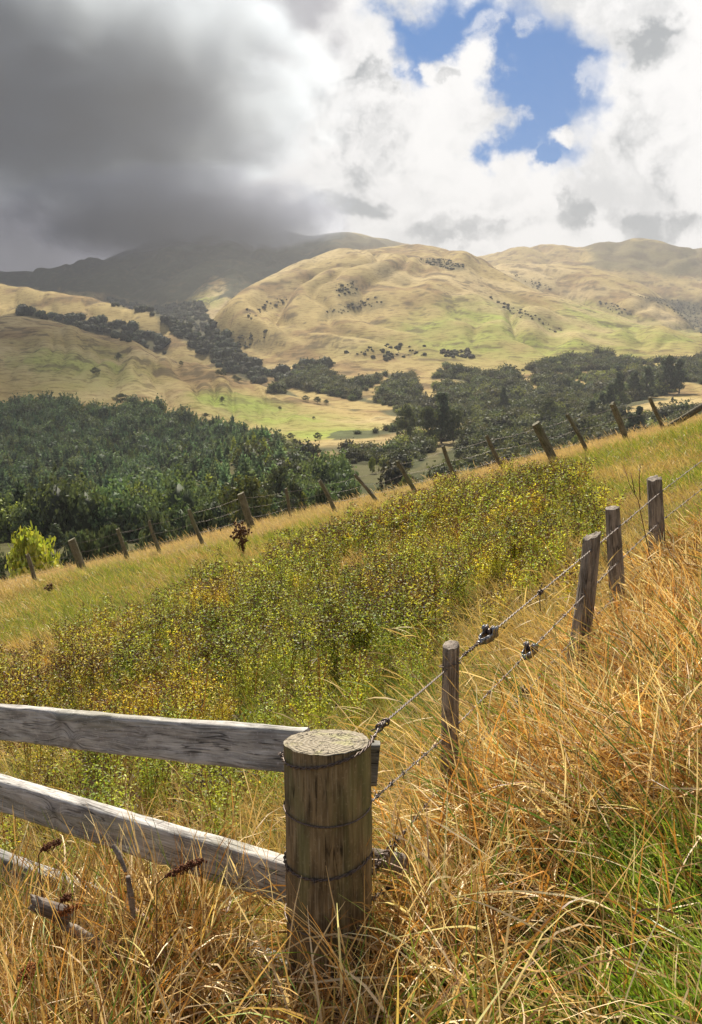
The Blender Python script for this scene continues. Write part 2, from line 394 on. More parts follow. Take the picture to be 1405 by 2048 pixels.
for poly, w, yr, amt in [   # dark scrub and bush on the far slopes, partly painted cloud shade
  ([(-60,530),(120,530),(260,480),(600,430),(700,468),(600,530),(530,568),(470,600),(440,640),(420,615),(460,560),(440,560),(390,600),(300,612),(220,590),(100,582),(-60,568)], 5, (2300,6000), .95),  # left mountains: bush cover, its darkness also stands in for cloud shade
  ([(590,500),(700,465),(830,488),(780,497),(640,512)], 5, (2700,6000), .75),
  ([(1175,495),(1225,476),(1300,480),(1420,495),(1420,560),(1300,545),(1180,540)], 8, (3000,6000), .6),
  ([(1260,590),(1369,600),(1420,610),(1420,690),(1369,640),(1330,610)], 6, (2000,6000), .75),
  ([(220,590),(300,612),(400,600),(420,640),(440,660),(520,735),(560,750),(500,765),(440,735),(380,690),(330,650),(300,625),(225,610)], 6, (900,6000), .9),
  ([(35,612),(90,628),(130,640),(190,640),(260,650),(330,680),(340,710),(300,702),(200,672),(110,648),(35,640)], 6, (1250,2400), .85),
  ([(840,520),(890,520),(930,532),(910,540),(860,530)], 6, (1200,2700), .6),
  ([(955,575),(1000,605),(1060,625),(1100,650),(1060,640),(1000,615)], 8, (1200,2700), .5),
  ([(1020,545),(1060,560),(1110,575),(1100,585),(1050,570)], 8, (1200,3200), .35),
  ([(1190,600),(1230,610),(1270,632),(1230,625)], 6, (1200,3200), .5),
  ([(670,570),(720,560),(715,585),(680,600)], 8, (1200,2700), .45),
  ([(640,620),(760,590),(765,610),(700,625),(640,640)], 10, (1200,2700), .45),
  ([(500,690),(600,640),(560,690),(500,715)], 12, (1000,2200), .3)]:
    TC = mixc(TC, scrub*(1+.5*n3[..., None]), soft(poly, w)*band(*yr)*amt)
CLEAR = [[(430,785),(500,782),(560,788),(650,816),(705,836),(800,860),(740,856),(690,862),(655,884),(625,890),(575,880),(520,856)],
 [(650,738),(700,716),(800,700),(860,715),(850,735),(790,752),(765,745),(735,755),(690,758)],
 [(712,795),(760,757),(790,752),(762,775),(748,800)],[(822,735),(880,720),(895,735),(866,745),(868,775),(885,795),(850,798),(838,770)],
 [(560,770),(640,785),(720,802),(795,812),(790,822),(730,820),(690,818),(640,805),(600,796)],
 [(1035,745),(1062,738),(1072,745),(1068,768),(1090,785),(1060,775)],[(875,885),(908,882),(925,893),(890,915),(850,940),(800,945),(850,922),(880,905)],
 [(640,930),(740,925),(800,945),(760,965),(690,965),(650,950)],[(1230,815),(1290,800),(1372,780),(1420,775),(1420,805),(1372,806),(1300,818),(1250,828)],
 [(1140,758),(1180,760),(1172,772),(1150,768)],[(610,905),(680,905),(690,925),(640,930)],[(1350,742),(1369,738),(1372,750),(1352,752)]]
VAL = [(505,870),(600,888),(640,895),(690,858),(800,862),(730,836),(695,818),(600,798),(505,795),(560,776),(600,742),(650,730),(690,757),(735,752),(765,742),(800,752),(850,738),(862,728),(960,748),(1030,750),(1060,735),(1130,716),(1210,712),(1260,727),(1320,722),(1369,712),(1440,712),(1440,905),(1330,870),(1100,930),(1000,965),(800,1000),(600,1040),(470,1060),(480,900)]
vc = soft(VAL, 4)
for h_ in CLEAR: vc = vc*(1-soft(h_, 2))
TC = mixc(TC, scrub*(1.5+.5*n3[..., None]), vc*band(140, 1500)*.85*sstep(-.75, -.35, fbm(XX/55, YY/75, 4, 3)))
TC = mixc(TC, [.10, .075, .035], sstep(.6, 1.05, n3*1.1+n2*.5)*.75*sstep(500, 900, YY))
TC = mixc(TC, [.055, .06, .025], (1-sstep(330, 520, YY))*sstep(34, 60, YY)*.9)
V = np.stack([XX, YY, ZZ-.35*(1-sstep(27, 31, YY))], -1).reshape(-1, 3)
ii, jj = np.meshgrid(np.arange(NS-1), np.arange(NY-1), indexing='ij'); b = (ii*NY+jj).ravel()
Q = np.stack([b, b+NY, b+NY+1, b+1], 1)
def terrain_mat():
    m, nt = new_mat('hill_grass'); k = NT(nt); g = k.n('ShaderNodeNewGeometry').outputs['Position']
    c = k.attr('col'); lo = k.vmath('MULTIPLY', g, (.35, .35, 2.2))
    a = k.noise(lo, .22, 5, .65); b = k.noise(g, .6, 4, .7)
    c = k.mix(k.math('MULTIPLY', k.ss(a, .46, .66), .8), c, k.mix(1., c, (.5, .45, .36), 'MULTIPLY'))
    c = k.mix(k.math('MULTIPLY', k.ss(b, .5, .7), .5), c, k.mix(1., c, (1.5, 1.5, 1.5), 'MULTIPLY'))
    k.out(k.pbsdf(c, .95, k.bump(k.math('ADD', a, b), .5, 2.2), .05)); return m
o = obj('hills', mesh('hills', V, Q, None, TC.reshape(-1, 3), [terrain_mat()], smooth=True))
tag(o, 'rolling dry grass hills and darker mountains rising beyond the valley', 'hills', kind='structure')
# the near paddock
gx = np.linspace(-22, 20, 300); gy = np.concatenate([np.linspace(-8, 1, 20), np.linspace(1.1, 34, 300)])
X2, Y2 = np.meshgrid(gx, gy, indexing='ij'); Z2 = field_z(X2, Y2); NG = len(gy)
Z2 = Z2-np.maximum(Y2-31, 0)*.4
ii, jj = np.meshgrid(np.arange(len(gx)-1), np.arange(NG-1), indexing='ij'); b = (ii*NG+jj).ravel()
fn = fbm(X2*.7, Y2*.7, 4, 4)
FC = mixc(np.broadcast_to(np.array([.17, .115, .045]), X2.shape+(3,)).copy(), [.12, .12, .03], sstep(-.3, .5, fn)); FC = mixc(FC, [.32, .235, .11], sstep(-3.5, -.5, Y2-fence_y(X2)))
def field_mat():
    m, nt = new_mat('paddock_turf'); k = NT(nt); g = k.n('ShaderNodeNewGeometry').outputs['Position']
    a = k.noise(g, 9, 6, .7); b = k.noise(k.vmath('MULTIPLY', g, (1, .5, 1)), 60, 4, .7)
    c = k.mix(k.ss(a, .4, .65), k.attr('col'), k.mix(1., k.attr('col'), (.45, .42, .4), 'MULTIPLY'))
    c = k.mix(k.math('MULTIPLY', k.ss(b, .5, .68), .6), c, (.36, .27, .12))
    k.out(k.pbsdf(c, .95, k.bump(k.math('ADD', a, b), .8, .04), .05)); return m
o = obj('field', mesh('field', np.stack([X2, Y2, Z2], -1).reshape(-1, 3), np.stack([b, b+NG, b+NG+1, b+1], 1), None, FC.reshape(-1, 3), [field_mat()], smooth=True))
tag(o, 'sloping paddock ground under the dry grass and weeds', 'field', kind='structure')

# ------------------------------------------------------------------ vegetation prototypes
import bmesh
def ico(sub):
    bm = bmesh.new(); bmesh.ops.create_icosphere(bm, subdivisions=sub, radius=1)
    bm.verts.ensure_lookup_table(); v = np.array([q.co[:] for q in bm.verts]); t = np.array([[q.index for q in f.verts] for f in bm.faces]); bm.free(); return v, t
ICO1, ICO2, ICO3 = ico(1), ico(2), ico(3)
def cards(P, N, sx, sy, r, bend=.0):
    """leaf quads centred at P, normals about N, sizes sx, sy (arrays)"""
    n = len(P); N = N/np.linalg.norm(N, axis=1)[:, None]; a = r.normal(size=(n, 3)); U = np.cross(N, a); U /= np.linalg.norm(U, axis=1)[:, None]+1e-9; W = np.cross(N, U)
    sx = np.broadcast_to(sx, (n,))[:, None]; sy = np.broadcast_to(sy, (n,))[:, None]
    V = np.stack([P-U*sx*.5-W*sy*.2, P-W*sy*.6+N*sx*.1, P+U*sx*.5+W*sy*.15, P+W*sy*.6-N*sx*.08], 1).reshape(-1, 3)
    return V, np.arange(4*n).reshape(n, 4)
def bush_proto(seed, ncard=150, cs=1.):
    """lumpy broadleaf dome, unit radius, standing on z=0 (about 1.3 high)"""
    r = np.random.default_rng(seed); v, t = ICO2; v = v.copy()
    d = 1+.24*vnoise(v[:, 0]*2.2+seed*9, v[:, 1]*2.2, v[:, 2]*2.2)+.12*vnoise(v[:, 0]*5, v[:, 1]*5+seed, v[:, 2]*5)
    v = v*d[:, None]*(.86 if ncard < 200 else .55); v[:, 2] = v[:, 2]*.78+.55; v[:, 2] = np.maximum(v[:, 2], -.15)
    i = r.integers(0, len(v), ncard); q = (v[i]-[0, 0, .5])*(1 if ncard < 200 else r.uniform(1.05, 1.62, (ncard, 1)))+[0, 0, .5]+r.normal(size=(ncard, 3))*.07; nn = v[i]-np.array([0, 0, .35])+r.normal(size=(ncard, 3))*.45
    cv, cq = cards(q, nn, r.uniform(.16, .4, ncard)*cs, r.uniform(.14, .3, ncard)*cs, r)
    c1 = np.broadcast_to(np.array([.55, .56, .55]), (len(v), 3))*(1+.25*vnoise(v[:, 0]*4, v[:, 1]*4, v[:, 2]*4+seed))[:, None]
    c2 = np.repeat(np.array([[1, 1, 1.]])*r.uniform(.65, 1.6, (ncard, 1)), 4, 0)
    return np.vstack([v, cv]), cq+len(v), t, np.vstack([c1, c2])
def pine_proto(seed, lev=11, br=7, spread=.26):
    """conical pine, height 1"""
    r = np.random.default_rng(seed); V = []; Q = []; C = []; n = 0
    for L in range(lev):
        h = .12+.86*L/(lev-1); rad = spread*(1-h)**.75*(1+.25*r.normal()*.5)+.02
        for j in range(br if L < lev-1 else 3):
            a = 2*math.pi*(j+r.random())/br; rr = rad*r.uniform(.65, 1.2); up = r.uniform(.02, .07)
            d = np.array([math.cos(a), math.sin(a), 0]); s = np.array([-d[1], d[0], 0]); wd = rr*r.uniform(.28, .42)+.008
            p0 = np.array([0, 0, h]); p1 = d*rr*.6+[0, 0, h-.02]; p2 = d*rr+[0, 0, h+up]
            V += [p0-s*wd*.2, p0+s*wd*.2, p1+s*wd+[0, 0, r.uniform(-.03, .01)], p1-s*wd+[0, 0, r.uniform(-.03, .01)], p2+s*wd*.25, p2-s*wd*.25, p1+[0, 0, -.06], p2+[0, 0, .03]]
            Q += [[n, n+1, n+2, n+3], [n+3, n+2, n+4, n+5], [n, n+6, n+4, n+7]]; n += 8
            C += [np.array([1, 1, 1])*r.uniform(.6, 1.35)]*8
    tv, tq, tt = tube([(0, 0, -.05), (0, 0, .5), (0, 0, .95)], [.014, .009, .003], 4, False)
    V = np.vstack([np.array(V), tv]); Q = np.vstack([np.array(Q), tq+n]); C = np.vstack([np.array(C), np.broadcast_to([1.6, 1.0, .9], (len(tv), 3))])
    return V, Q, np.zeros((0, 3), int), C
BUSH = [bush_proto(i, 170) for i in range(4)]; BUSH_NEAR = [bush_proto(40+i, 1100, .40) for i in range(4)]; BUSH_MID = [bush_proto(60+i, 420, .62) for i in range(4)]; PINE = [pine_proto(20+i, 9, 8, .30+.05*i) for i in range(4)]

def scatter(poly, holes, sx_m, ky, n_mult=1.0, ymin=60, hole_jit=0, xs=.62):
    """base pixels spread over an outline so that crowns of width sx_m overlap; returns world bases"""
    P = np.array(poly, float); lo, hi = P.min(0), P.max(0); K = int((hi[0]-lo[0])*(hi[1]-lo[1])/6*n_mult)
    px = rng.uniform(lo[0], hi[0], K); py = rng.uniform(lo[1], hi[1], K); m = inpoly(px, py, poly)
    px, py = px[m], py[m]; s, y, z, ok = raycast(px, py, ymin); w = sx_m*F_PX/y; K = len(px); m = np.ones(K, bool)
    for h in holes:
        m &= ~inpoly(px+rng.normal(size=K)*hole_jit, py+rng.normal(size=K)*hole_jit*.5, h)
        if hole_jit: m &= ~(inpoly(px, py-.75*w, h) & (rng.random(K) < .93)) & ~(inpoly(px, py-.4*w, h))
    px, py, s, y, z, w, ok = px[m], py[m], s[m], y[m], z[m], w[m], ok[m]
    acc = rng.random(len(px)) < np.clip(6/(w*xs*w*ky), 0, 1)
    k = ok & acc; return np.stack([s*y, y, z], 1)[k]
def wood(name, label, protos, pos, size, zs, tint, mat=M_WOOD, sink=.1):
    """one mass of trees nobody could count"""
    V = []; Q = []; T = []; C = []; n = 0; pick = rng.integers(0, len(protos), len(pos))
    for i, p in enumerate(protos):
        m = pick == i
        if not m.any(): continue
        sc = size[m]; P = pos[m]-np.array([0, 0, 1.0])*sc[:, None]*sink
        S = np.stack([sc, sc*rng.uniform(.85, 1.15, len(sc)), sc*zs*rng.uniform(.8, 1.25, len(sc))], 1)
        v, q, t, c = tiled(*p, P, S, rng.uniform(0, 6.28, len(sc)), tint[m])
        V.append(v); C.append(c)
        if q is not None: Q.append(q+n)
        if t is not None: T.append(t+n)
        n += len(v)
    o = obj(name, mesh(name, np.concatenate(V), np.concatenate(Q) if Q else None, np.concatenate(T) if T else None, np.concatenate(C), [mat]))
    return tag(o, label, 'trees', kind='stuff')
def tints(n, base, var=.35, alt=None, frac=.1):
    b = np.broadcast_to(np.array(base), (n, 3))*rng.uniform(1-var, 1+var, (n, 1))*rng.uniform(.88, 1.12, (n, 3))
    if alt is not None:
        m = rng.random(n) < frac; b[m] = np.array(alt)*rng.uniform(.7, 1.2, (m.sum(), 1))
    return b
pos = scatter(VAL, CLEAR, 7.6, .27, 1.8, 80, 3, .5)
gp = fbm(pos[:, 0]/55, pos[:, 1]/75, 4, 3); pos = pos[(gp > -.42) | (pos[:, 1] < 200)]
big = np.clip(rng.lognormal(0, .36, len(pos)), .45, 2.3)*4.4*np.interp(pos[:, 1], [150, 420, 800, 1100], [.62, .85, 1.0, 1.05])
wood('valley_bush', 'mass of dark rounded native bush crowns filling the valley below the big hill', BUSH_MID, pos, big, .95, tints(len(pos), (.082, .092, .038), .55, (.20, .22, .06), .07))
KN = [(505,800),(560,778),(640,800),(720,835),(700,838),(640,818),(560,796)]
GUL = [(215,595),(300,614),(400,603),(425,640),(440,662),(520,738),(565,755),(520,768),(440,738),(380,692),(330,652),(300,628),(225,612)]
GUL2 = [(35,612),(90,628),(190,640),(260,650),(330,682),(345,712),(300,700),(200,668),(110,643),(35,634)]
pos = np.vstack([scatter(GUL, [], 13, .4, 1, 900), scatter(GUL2, [], 13, .45, 1, 900), scatter([(550,745),(600,735),(650,725),(660,740),(600,765),(560,770)], [], 10, .4, 1, 700)])
wood('gully_bush', 'dark bush winding up the gullies between the left hills', BUSH, pos, np.clip(rng.lognormal(0, .3, len(pos)), .5, 1.8)*6.2, .9, tints(len(pos), (.075, .085, .048), .3))
# scrub dotted over the far slopes
sp = []
for poly, mult in [([(840,518),(890,518),(935,532),(900,540),(860,530)], .9), ([(955,575),(1000,605),(1060,625),(1110,655),(1050,640),(1000,612)], .35), ([(1020,545),(1060,558),(1110,575),(1090,588),(1050,570)], .3),
  ([(1190,600),(1230,608),(1275,632),(1225,625)], .5),  ([(670,570),(720,560),(715,585),(680,600)], .4), ([(640,625),(760,592),(765,610),(700,628)], .3),
  ([(490,620),(560,590),(580,600),(500,640)], .25), ([(480,670),(560,655),(520,690),(470,700)], .3), ([(1260,590),(1369,600),(1420,620),(1420,680),(1369,640),(1330,610)], .8), ([(690,705),(760,690),(860,690),(850,712),(740,722)], .3),
  ([(1090,640),(1190,690),(1180,700),(1080,650)], .06),  ([(880,702),(940,700),(948,716),(890,714)], 2.5), ([(768,708),(785,705),(785,722),(768,722)], 2)]:
    sp.append(scatter(poly, [], 5, .5, mult*.8, 900))
pos = np.vstack(sp)
wood('hill_scrub', 'dark scrub and bushes speckled over the far dry grass slopes', BUSH, pos, np.clip(rng.lognormal(0, .5, len(pos)), .3, 2.2)*1.75, .8, tints(len(pos), (.10, .095, .055), .35))
# pine plantation and the pine ridge, its sunlight put into a paler tint
PIN = [(-60,850),(35,835),(90,824),(170,838),(230,842),(280,830),(330,842),(480,856),(495,880),(440,918),(360,985),(345,1012),(200,1030),(-60,1040)]
pos = scatter(PIN, [], 5.6, .42, 1.8, 150)
hz = np.clip(rng.lognormal(0, .22, len(pos)), .6, 1.4)*7.6
br = np.vstack([scatter(PIN, [], 7, .55, 1, 150), scatter([(-60,838),(35,820),(100,808),(170,822),(200,828),(270,808),(330,825),(330,845),(200,850),(-60,862)], [], 7, .35, 1.5, 300)])
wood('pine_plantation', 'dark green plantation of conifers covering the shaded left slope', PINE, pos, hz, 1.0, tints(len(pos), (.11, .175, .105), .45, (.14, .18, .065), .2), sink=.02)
wood('plantation_undergrowth', 'dark broadleaf crowns mixed among the plantation conifers', BUSH_MID, br, np.clip(rng.lognormal(0, .3, len(br)), .5, 1.6)*4.4, 1.35, tints(len(br), (.105, .15, .07), .3, (.11, .14, .035), .06))
RID = [(480,868),(520,880),(560,905),(585,945),(560,985),(470,1010),(340,1060),(230,1075),(300,1005),(400,940)]
pos = scatter(RID, [], 5.0, .45, 1.6, 150)
wood('young_pines', 'blue green young pines tinted paler as if sunlit along the low diagonal ridge', PINE, pos, np.clip(rng.lognormal(0, .2, len(pos)), .6, 1.5)*7.5, 1.0, tints(len(pos), (.20, .29, .165), .35, (.34, .38, .085), .16), sink=.02)  # tint raised to paint the ridge as sunlit
LOW = [(-60,1035),(345,1010),(480,1020),(640,965),(700,960),(700,1020),(470,1080),(-60,1170)]
lb = scatter(LOW, [], 6.0, .5, 1.6, 150)
wood('lower_bush', 'rounded mid green trees in the hollow below the plantation', BUSH_NEAR, lb, np.clip(rng.lognormal(0, .3, len(lb)), .5, 1.6)*3.6, 1.5, tints(len(lb), (.10, .135, .055), .4, (.2, .24, .06), .12))
pos = scatter(LOW, [], 8.0, .6, 1.6, 170)
wood('lower_pines', 'dark conifers in the hollow behind the nearer roadside trees', PINE, pos, np.clip(rng.lognormal(0, .2, len(pos)), .6, 1.5)*6.5, 1.0, tints(len(pos), (.08, .12, .065), .35), sink=.02)

# ------------------------------------------------------------------ single trees
def m_bark():
    m, nt = new_mat('tree_bark'); k = NT(nt); g = k.n('ShaderNodeTexCoord').outputs['Object']
    n = k.noise(k.vmath('MULTIPLY', g, (6, 6, 1.2)), 3, 4, .6); k.out(k.pbsdf(k.mix(k.ss(n, .35, .65), (.06, .045, .035), (.17, .14, .115)), .9)); return m
M_BARK = m_bark()
KINDS = {  # lobes: (centre height, spread), leaf size and colours; everything for a tree of height 1
 'round':  dict(w=.48, lo=.12, hi=.97, lobes=30, leaves=70, ls=.050, lr=.15, col=(.075, .088, .034), up=0),
 'poplar': dict(w=.36, lo=.06, hi=.97, lobes=64, leaves=110, ls=.030, lr=.105, col=(.42, .43, .06), up=0),
 'macro':  dict(w=.60, lo=.08, hi=.95, lobes=46, leaves=60, ls=.042, lr=.12, col=(.085, .108, .048), up=.8),
 'pine':   dict(w=.34, lo=.10, hi=.98, lobes=50, leaves=42, ls=.040, lr=.085, col=(.065, .085, .042), up=.5),
 'slender':dict(w=.30, lo=.25, hi=.98, lobes=26, leaves=50, ls=.036, lr=.09, col=(.075, .088, .045), up=.3),
 'shrub':  dict(w=.85, lo=.05, hi=.9, lobes=22, leaves=70, ls=.075, lr=.22, col=(.075, .085, .024), up=.2)}
def tree_meshes(kind, seed, col=None, lobes=1.0):
    K = KINDS[kind]; r = np.random.default_rng(seed); nl = int(K['lobes']*lobes); h = r.uniform(0, 1, nl)**.85
    t = h; z = K['lo']+K['lr']*.7+(K['hi']-K['lo']-K['lr']*1.4)*t
    if kind == 'pine': prof = (1-t)**.7*.9+.06
    elif kind == 'poplar': prof = np.sin(np.clip(t*.86+.14, 0, 1)*math.pi)**.55
    elif kind == 'macro': prof = (1-t**2.2)**.6*.95+.05
    elif kind == 'shrub': prof = np.sqrt(np.clip(1-t*t, 0, 1))
    else: prof = np.sin(np.clip(t*.78+.2, 0, 1)*math.pi)**.7
    a = r.uniform(0, 6.283, nl); rr = K['w']*prof*np.sqrt(r.uniform(.1, 1, nl))*r.uniform(.8, 1.15, nl)
    Cc = np.stack([rr*np.cos(a), rr*np.sin(a), z], 1); lr = K['lr']*r.uniform(.65, 1.25, nl)
    n = nl*K['leaves']; i = np.repeat(np.arange(nl), K['leaves']); d = r.normal(size=(n, 3)); d /= np.linalg.norm(d, axis=1)[:, None]
    sc = np.array([1.1, 1.1, .8]); P = Cc[i]+d*sc*(lr[i]*r.uniform(.35, 1.08, n)**.6)[:, None]
    N = d+r.normal(size=(n, 3))*.55
    if K['up']: N = N*np.array([1, 1, 1-.5*K['up']])
    sy = K['ls']*r.uniform(.6, 1.3, n)*(2.0 if kind in ('macro', 'pine') else 1.25)
    V, Q = cards(P, N, K['ls']*r.uniform(.5, 1.1, n), sy, r)
    lobe_c = r.uniform(.7, 1.35, nl); C = np.array(col or K['col'])[None]*(lobe_c[i]*r.uniform(.65, 1.4, n))[:, None]*r.uniform(.9, 1.1, (n, 3))
    crown = mesh('crown', V, Q, None, np.repeat(C, 4, 0), [M_LEAF])
    mb = MB(); top = .8 if kind in ('pine', 'slender') else .55
    zz = np.linspace(-.06, top, 7); wob = np.stack([.018*r.normal(size=7), .018*r.normal(size=7), zz], 1); wob[0, :2] = 0
    tr = .026 if kind != 'shrub' else .02; mb.add(*tube(wob, np.linspace(tr, tr*.3, 7), 7))
    for j in r.choice(nl, min(9, nl), replace=False):
        st = np.array([wob[3][0], wob[3][1], max(.06, Cc[j][2]-.22-.1*r.random())]); st[2] = min(st[2], top*.95); mid = (st+Cc[j])/2+[0, 0, -.02]
        mb.add(*tube([st, mid, Cc[j]], [tr*.38, tr*.26, tr*.1], 5))
    to = mb.build('trunk', [M_BARK]); tm = to.data; bpy.data.objects.remove(to); return crown, tm
_protos = {}
def tree(name, label, kind, px, top, w, y, base=None, col=None, seed=0, group=None, cat='tree'):
    """px: centre, top: top row, w: crown width in photo pixels, y: distance; base: base row instead of y"""
    if base is not None:
        s, yy, z, ok = raycast([px], [base], 60); s, y, z = s[0], yy[0], z[0]
    else:
        s = px_se(px, top)[0]; z = ground(s, y)
        if y < 34: z = field_z(s*y, y)
    e = px_se(px, top)[1]; H = max(CZ+e*y-z, .8)
    key = (kind, seed % 3, col)
    if key not in _protos: _protos[key] = tree_meshes(kind, 100+seed % 3+10*len(_protos), col)
    cm, tm = _protos[key]; o = empty(name, (s*y, y, z)); wr = 1.28*w/F_PX*y/2/(KINDS[kind]['w']+.6*KINDS[kind]['lr'])
    rot = (seed*2.399) % 6.283
    for nm, me in (('crown', cm), ('trunk', tm)):
        c = obj(nm, me, o); c.scale = (wr, wr, H); c.rotation_euler = (0, 0, rot)
    return tag(o, label, cat, group)
T = tree
T('yellow_poplar','bright yellow green leafy tree beyond the left end of the far fence','poplar',60,1032,138,44,seed=1,col=(.42,.46,.06))
T('spreading_cypress','dark conifer at the extreme left behind the yellow green tree','macro',-22,1048,60,90,seed=4)
T('dark_pine','narrow dark pine rising just behind the bright yellow green tree','pine',112,1046,44,120,seed=2)
T('spreading_cypress','dark spreading conifer right beside the yellow green tree','macro',158,1044,96,82,seed=1)
T('spreading_cypress','dark conifer between the second big post and the next thin post','macro',222,1040,92,86,seed=2)
T('spreading_cypress','dark tall conifer behind the thin post with the forked top','macro',312,1010,112,95,seed=3)
T('spreading_cypress','dark conifer with bright upswept branch tips behind the fourth thin post','macro',404,1002,116,80,seed=4,col=(.06,.078,.034))
T('round_tree','large round tree with yellow green tips behind the big middle post','round',492,942,92,128,seed=1,col=(.10,.11,.026))
T('round_tree','dark domed tree standing above and right of the yellow tipped tree','round',558,924,62,180,seed=2)
T('slender_tree','slim pale tree with visible trunk right of the big middle post','slender',586,952,46,112,seed=1)
T('slender_tree','small bright yellow green tree beside the slim pale tree','poplar',606,980,26,112,seed=2,col=(.24,.26,.04))
T('round_tree','low dark tree behind the leaning thin post at mid fence','macro',646,962,72,95,seed=5)
T('round_tree','dark rounded tree just right of mid fence leaning post','macro',705,962,66,105,seed=6)
T('broad_shrub','yellow green shrub in front of the slim pale tree','shrub',548,1006,62,52,seed=1,col=(.10,.11,.026),cat='shrub')
T('broad_shrub','olive brown shrub spreading low along the fence by the slim tree','shrub',606,1012,90,42,seed=2,col=(.085,.085,.03),cat='shrub')
T('broad_shrub','low dark green shrub left of the big middle post','shrub',447,1038,64,40,seed=3,col=(.06,.07,.026),cat='shrub')
T('broad_shrub','yellow green shrub between the two thin posts on the left','shrub',276,1080,50,44,seed=4,col=(.10,.115,.03),cat='shrub')
T('broad_shrub','dark brownish shrub on the edge left of the right hand big post','shrub',1000,902,56,34,seed=5,col=(.045,.045,.022),cat='shrub')
T('broad_shrub','dark shrub on the edge between big post and its right neighbour','shrub',1150,864,40,38,seed=6,col=(.06,.05,.025),cat='shrub')
T('broad_shrub','dark twiggy shrub at the edge behind the last leaning posts','shrub',1290,826,66,36,seed=1,col=(.045,.05,.02),cat='shrub')
T('broad_shrub','dark low shrub on the edge before the second last post','shrub',1222,852,40,36,seed=2,col=(.05,.045,.022),cat='shrub')
for i,(px,tp,w,y,lab) in enumerate([
 (72,1008,44,215,'tall dark trunked pine at the left end of the pine row'),(108,1000,44,215,'second pine from the left in the tall row'),(140,1004,42,218,'pine with rounded top in the middle of the tall row'),
 (168,996,44,222,'taller pine right of the middle of the tall row'),(206,1000,42,225,'pine near the right end of the tall row'),(234,994,40,228,'last pine at the right end of the tall row'),
 (885,782,52,430,'tallest dark tree of the clump standing above the valley bush'),(858,808,40,425,'broad dark tree at the left foot of the tall clump'),(908,812,42,420,'bushy dark tree at the right foot of the tall clump'),(812,806,36,440,'single dark tree left of the tall clump in valley bush'),
 (1240,742,30,640,'tall dark pointed conifer in the right valley'),(1222,764,28,620,'conifer just left of the tallest right valley conifer'),(1206,784,28,590,'shorter conifer lower left of the right valley conifers'),(1185,800,26,560,'small conifer at the lower end of the right valley row'),
 (1338,708,44,760,'tall dark tree at the right edge under the hill'),(1362,716,40,760,'dark tree at the far right edge of the valley'),(1298,732,34,740,'dark tree left of the right edge group'),(1270,738,30,740,'small dark tree at the left of the right edge group'),
 (1280,810,34,380,'dark conifer behind the second last fence post'),(1262,826,26,380,'small dark conifer left of second last fence post'),(1098,792,38,560,'grey green broad tree in the valley right of the big post'),(1008,772,24,660,'lone dark pine standing out of the middle valley bush')]):
    T('pine_tree' if i < 6 or i >= 10 else 'tall_tree', lab, 'slender' if i < 6 else 'pine' if i not in (7,8,9,20) else 'round', px, tp, w, y, seed=i, col=(.085,.105,.045) if i < 6 else None, group='pines in the tall row on the left slope' if i < 6 else None)
for px,tp,w,y,lab in [(1152,868,18,330,'bright yellow green tree low in the valley behind the thin posts'),(1132,888,26,300,'yellow green bushy tree behind the post right of the big post'),(1172,876,14,300,'small pale yellow tree beside the thin right post'),(684,905,18,330,'small bright green tree in the mid valley clearing'),(815,945,24,200,'pale yellow green shrub tree behind the split topped post'),(470,905,26,360,'yellow green tree in the hollow below the pine slope'),(380,945,24,330,'bright green tree at the lower end of the dark hollow'),(555,918,24,300,'small yellow green tree beside the domed dark tree'),(745,912,15,300,'pale yellow green tree at the clearing edge')]:
    T('leafy_tree', lab, 'poplar', px, tp, w, y, seed=int(px) % 3, col=(.20,.23,.045))
# lone trees on the open slopes: base pixel, height, width
for px,base,h,w,lab in [
 (238,721,16,14,'lone dark tree high on the middle of the left hill'),(192,749,15,17,'lone dark tree left of and below the hill centre tree'),(246,810,24,32,'wide dark tree on the lower left hill above the pines'),(365,827,16,13,'dark tree on the left hill just above the pine edge'),
 (205,830,16,15,'small round dark tree touching the pine edge'),(445,806,14,11,'lone small tree above the bright green slope'),(363,730,9,8,'tiny lone tree near the right crest of left hill'),(437,751,13,11,'left tree of the close pair on the hill crest'),(447,752,14,12,'right tree of the close pair on the hill crest'),
 (470,760,11,10,'small tree right of the close pair on the crest'),(478,764,10,14,'wide small tree at the end of the crest row'),(412,836,11,14,'small tree by the pine edge below the bright slope'),(52,817,10,12,'small dark tree at the left edge of the hill'),(62,797,10,10,'tiny tree at the left edge above the small dark tree'),
 (636,879,15,15,'lone dark tree with a shadow on the bright green slope'),(628,838,6,6,'tiny dark tree near the right end of the bright slope'),(560,819,7,7,'tiny tree at the top of bright green slope'),(635,806,14,13,'dark tree on the pale strip above the knoll'),(612,802,12,14,'bushy tree left on the pale strip above the knoll'),(653,808,10,9,'small tree right on the pale strip above the knoll'),
 (582,878,13,14,'dark round tree below the bright slope left of the lone tree'),(590,890,14,12,'dark tree lowest in the group below the bright slope'),(620,902,18,14,'dark tree at the corner of the bright slope'),
 (1345,806,12,9,'small dark conifer on the pale paddock at right'),(1320,810,7,8,'tiny bush on the pale paddock at right'),(852,790,8,6,'small dark conifer on the pale valley track'),(845,782,8,6,'small conifer above on the pale valley track'),(868,787,10,7,'conifer beside the pale valley track'),(1126,726,9,11,'left dark tree above the right valley bush'),(1148,717,6,10,'low dark tree on the slope above the right valley'),(1213,720,14,13,'round dark tree on the crest of the right bush')]:
    T('lone_tree', lab, 'pine' if 'conifer' in lab else 'round', px, base-h, w, 0, base=base+1, seed=int(px) % 3)
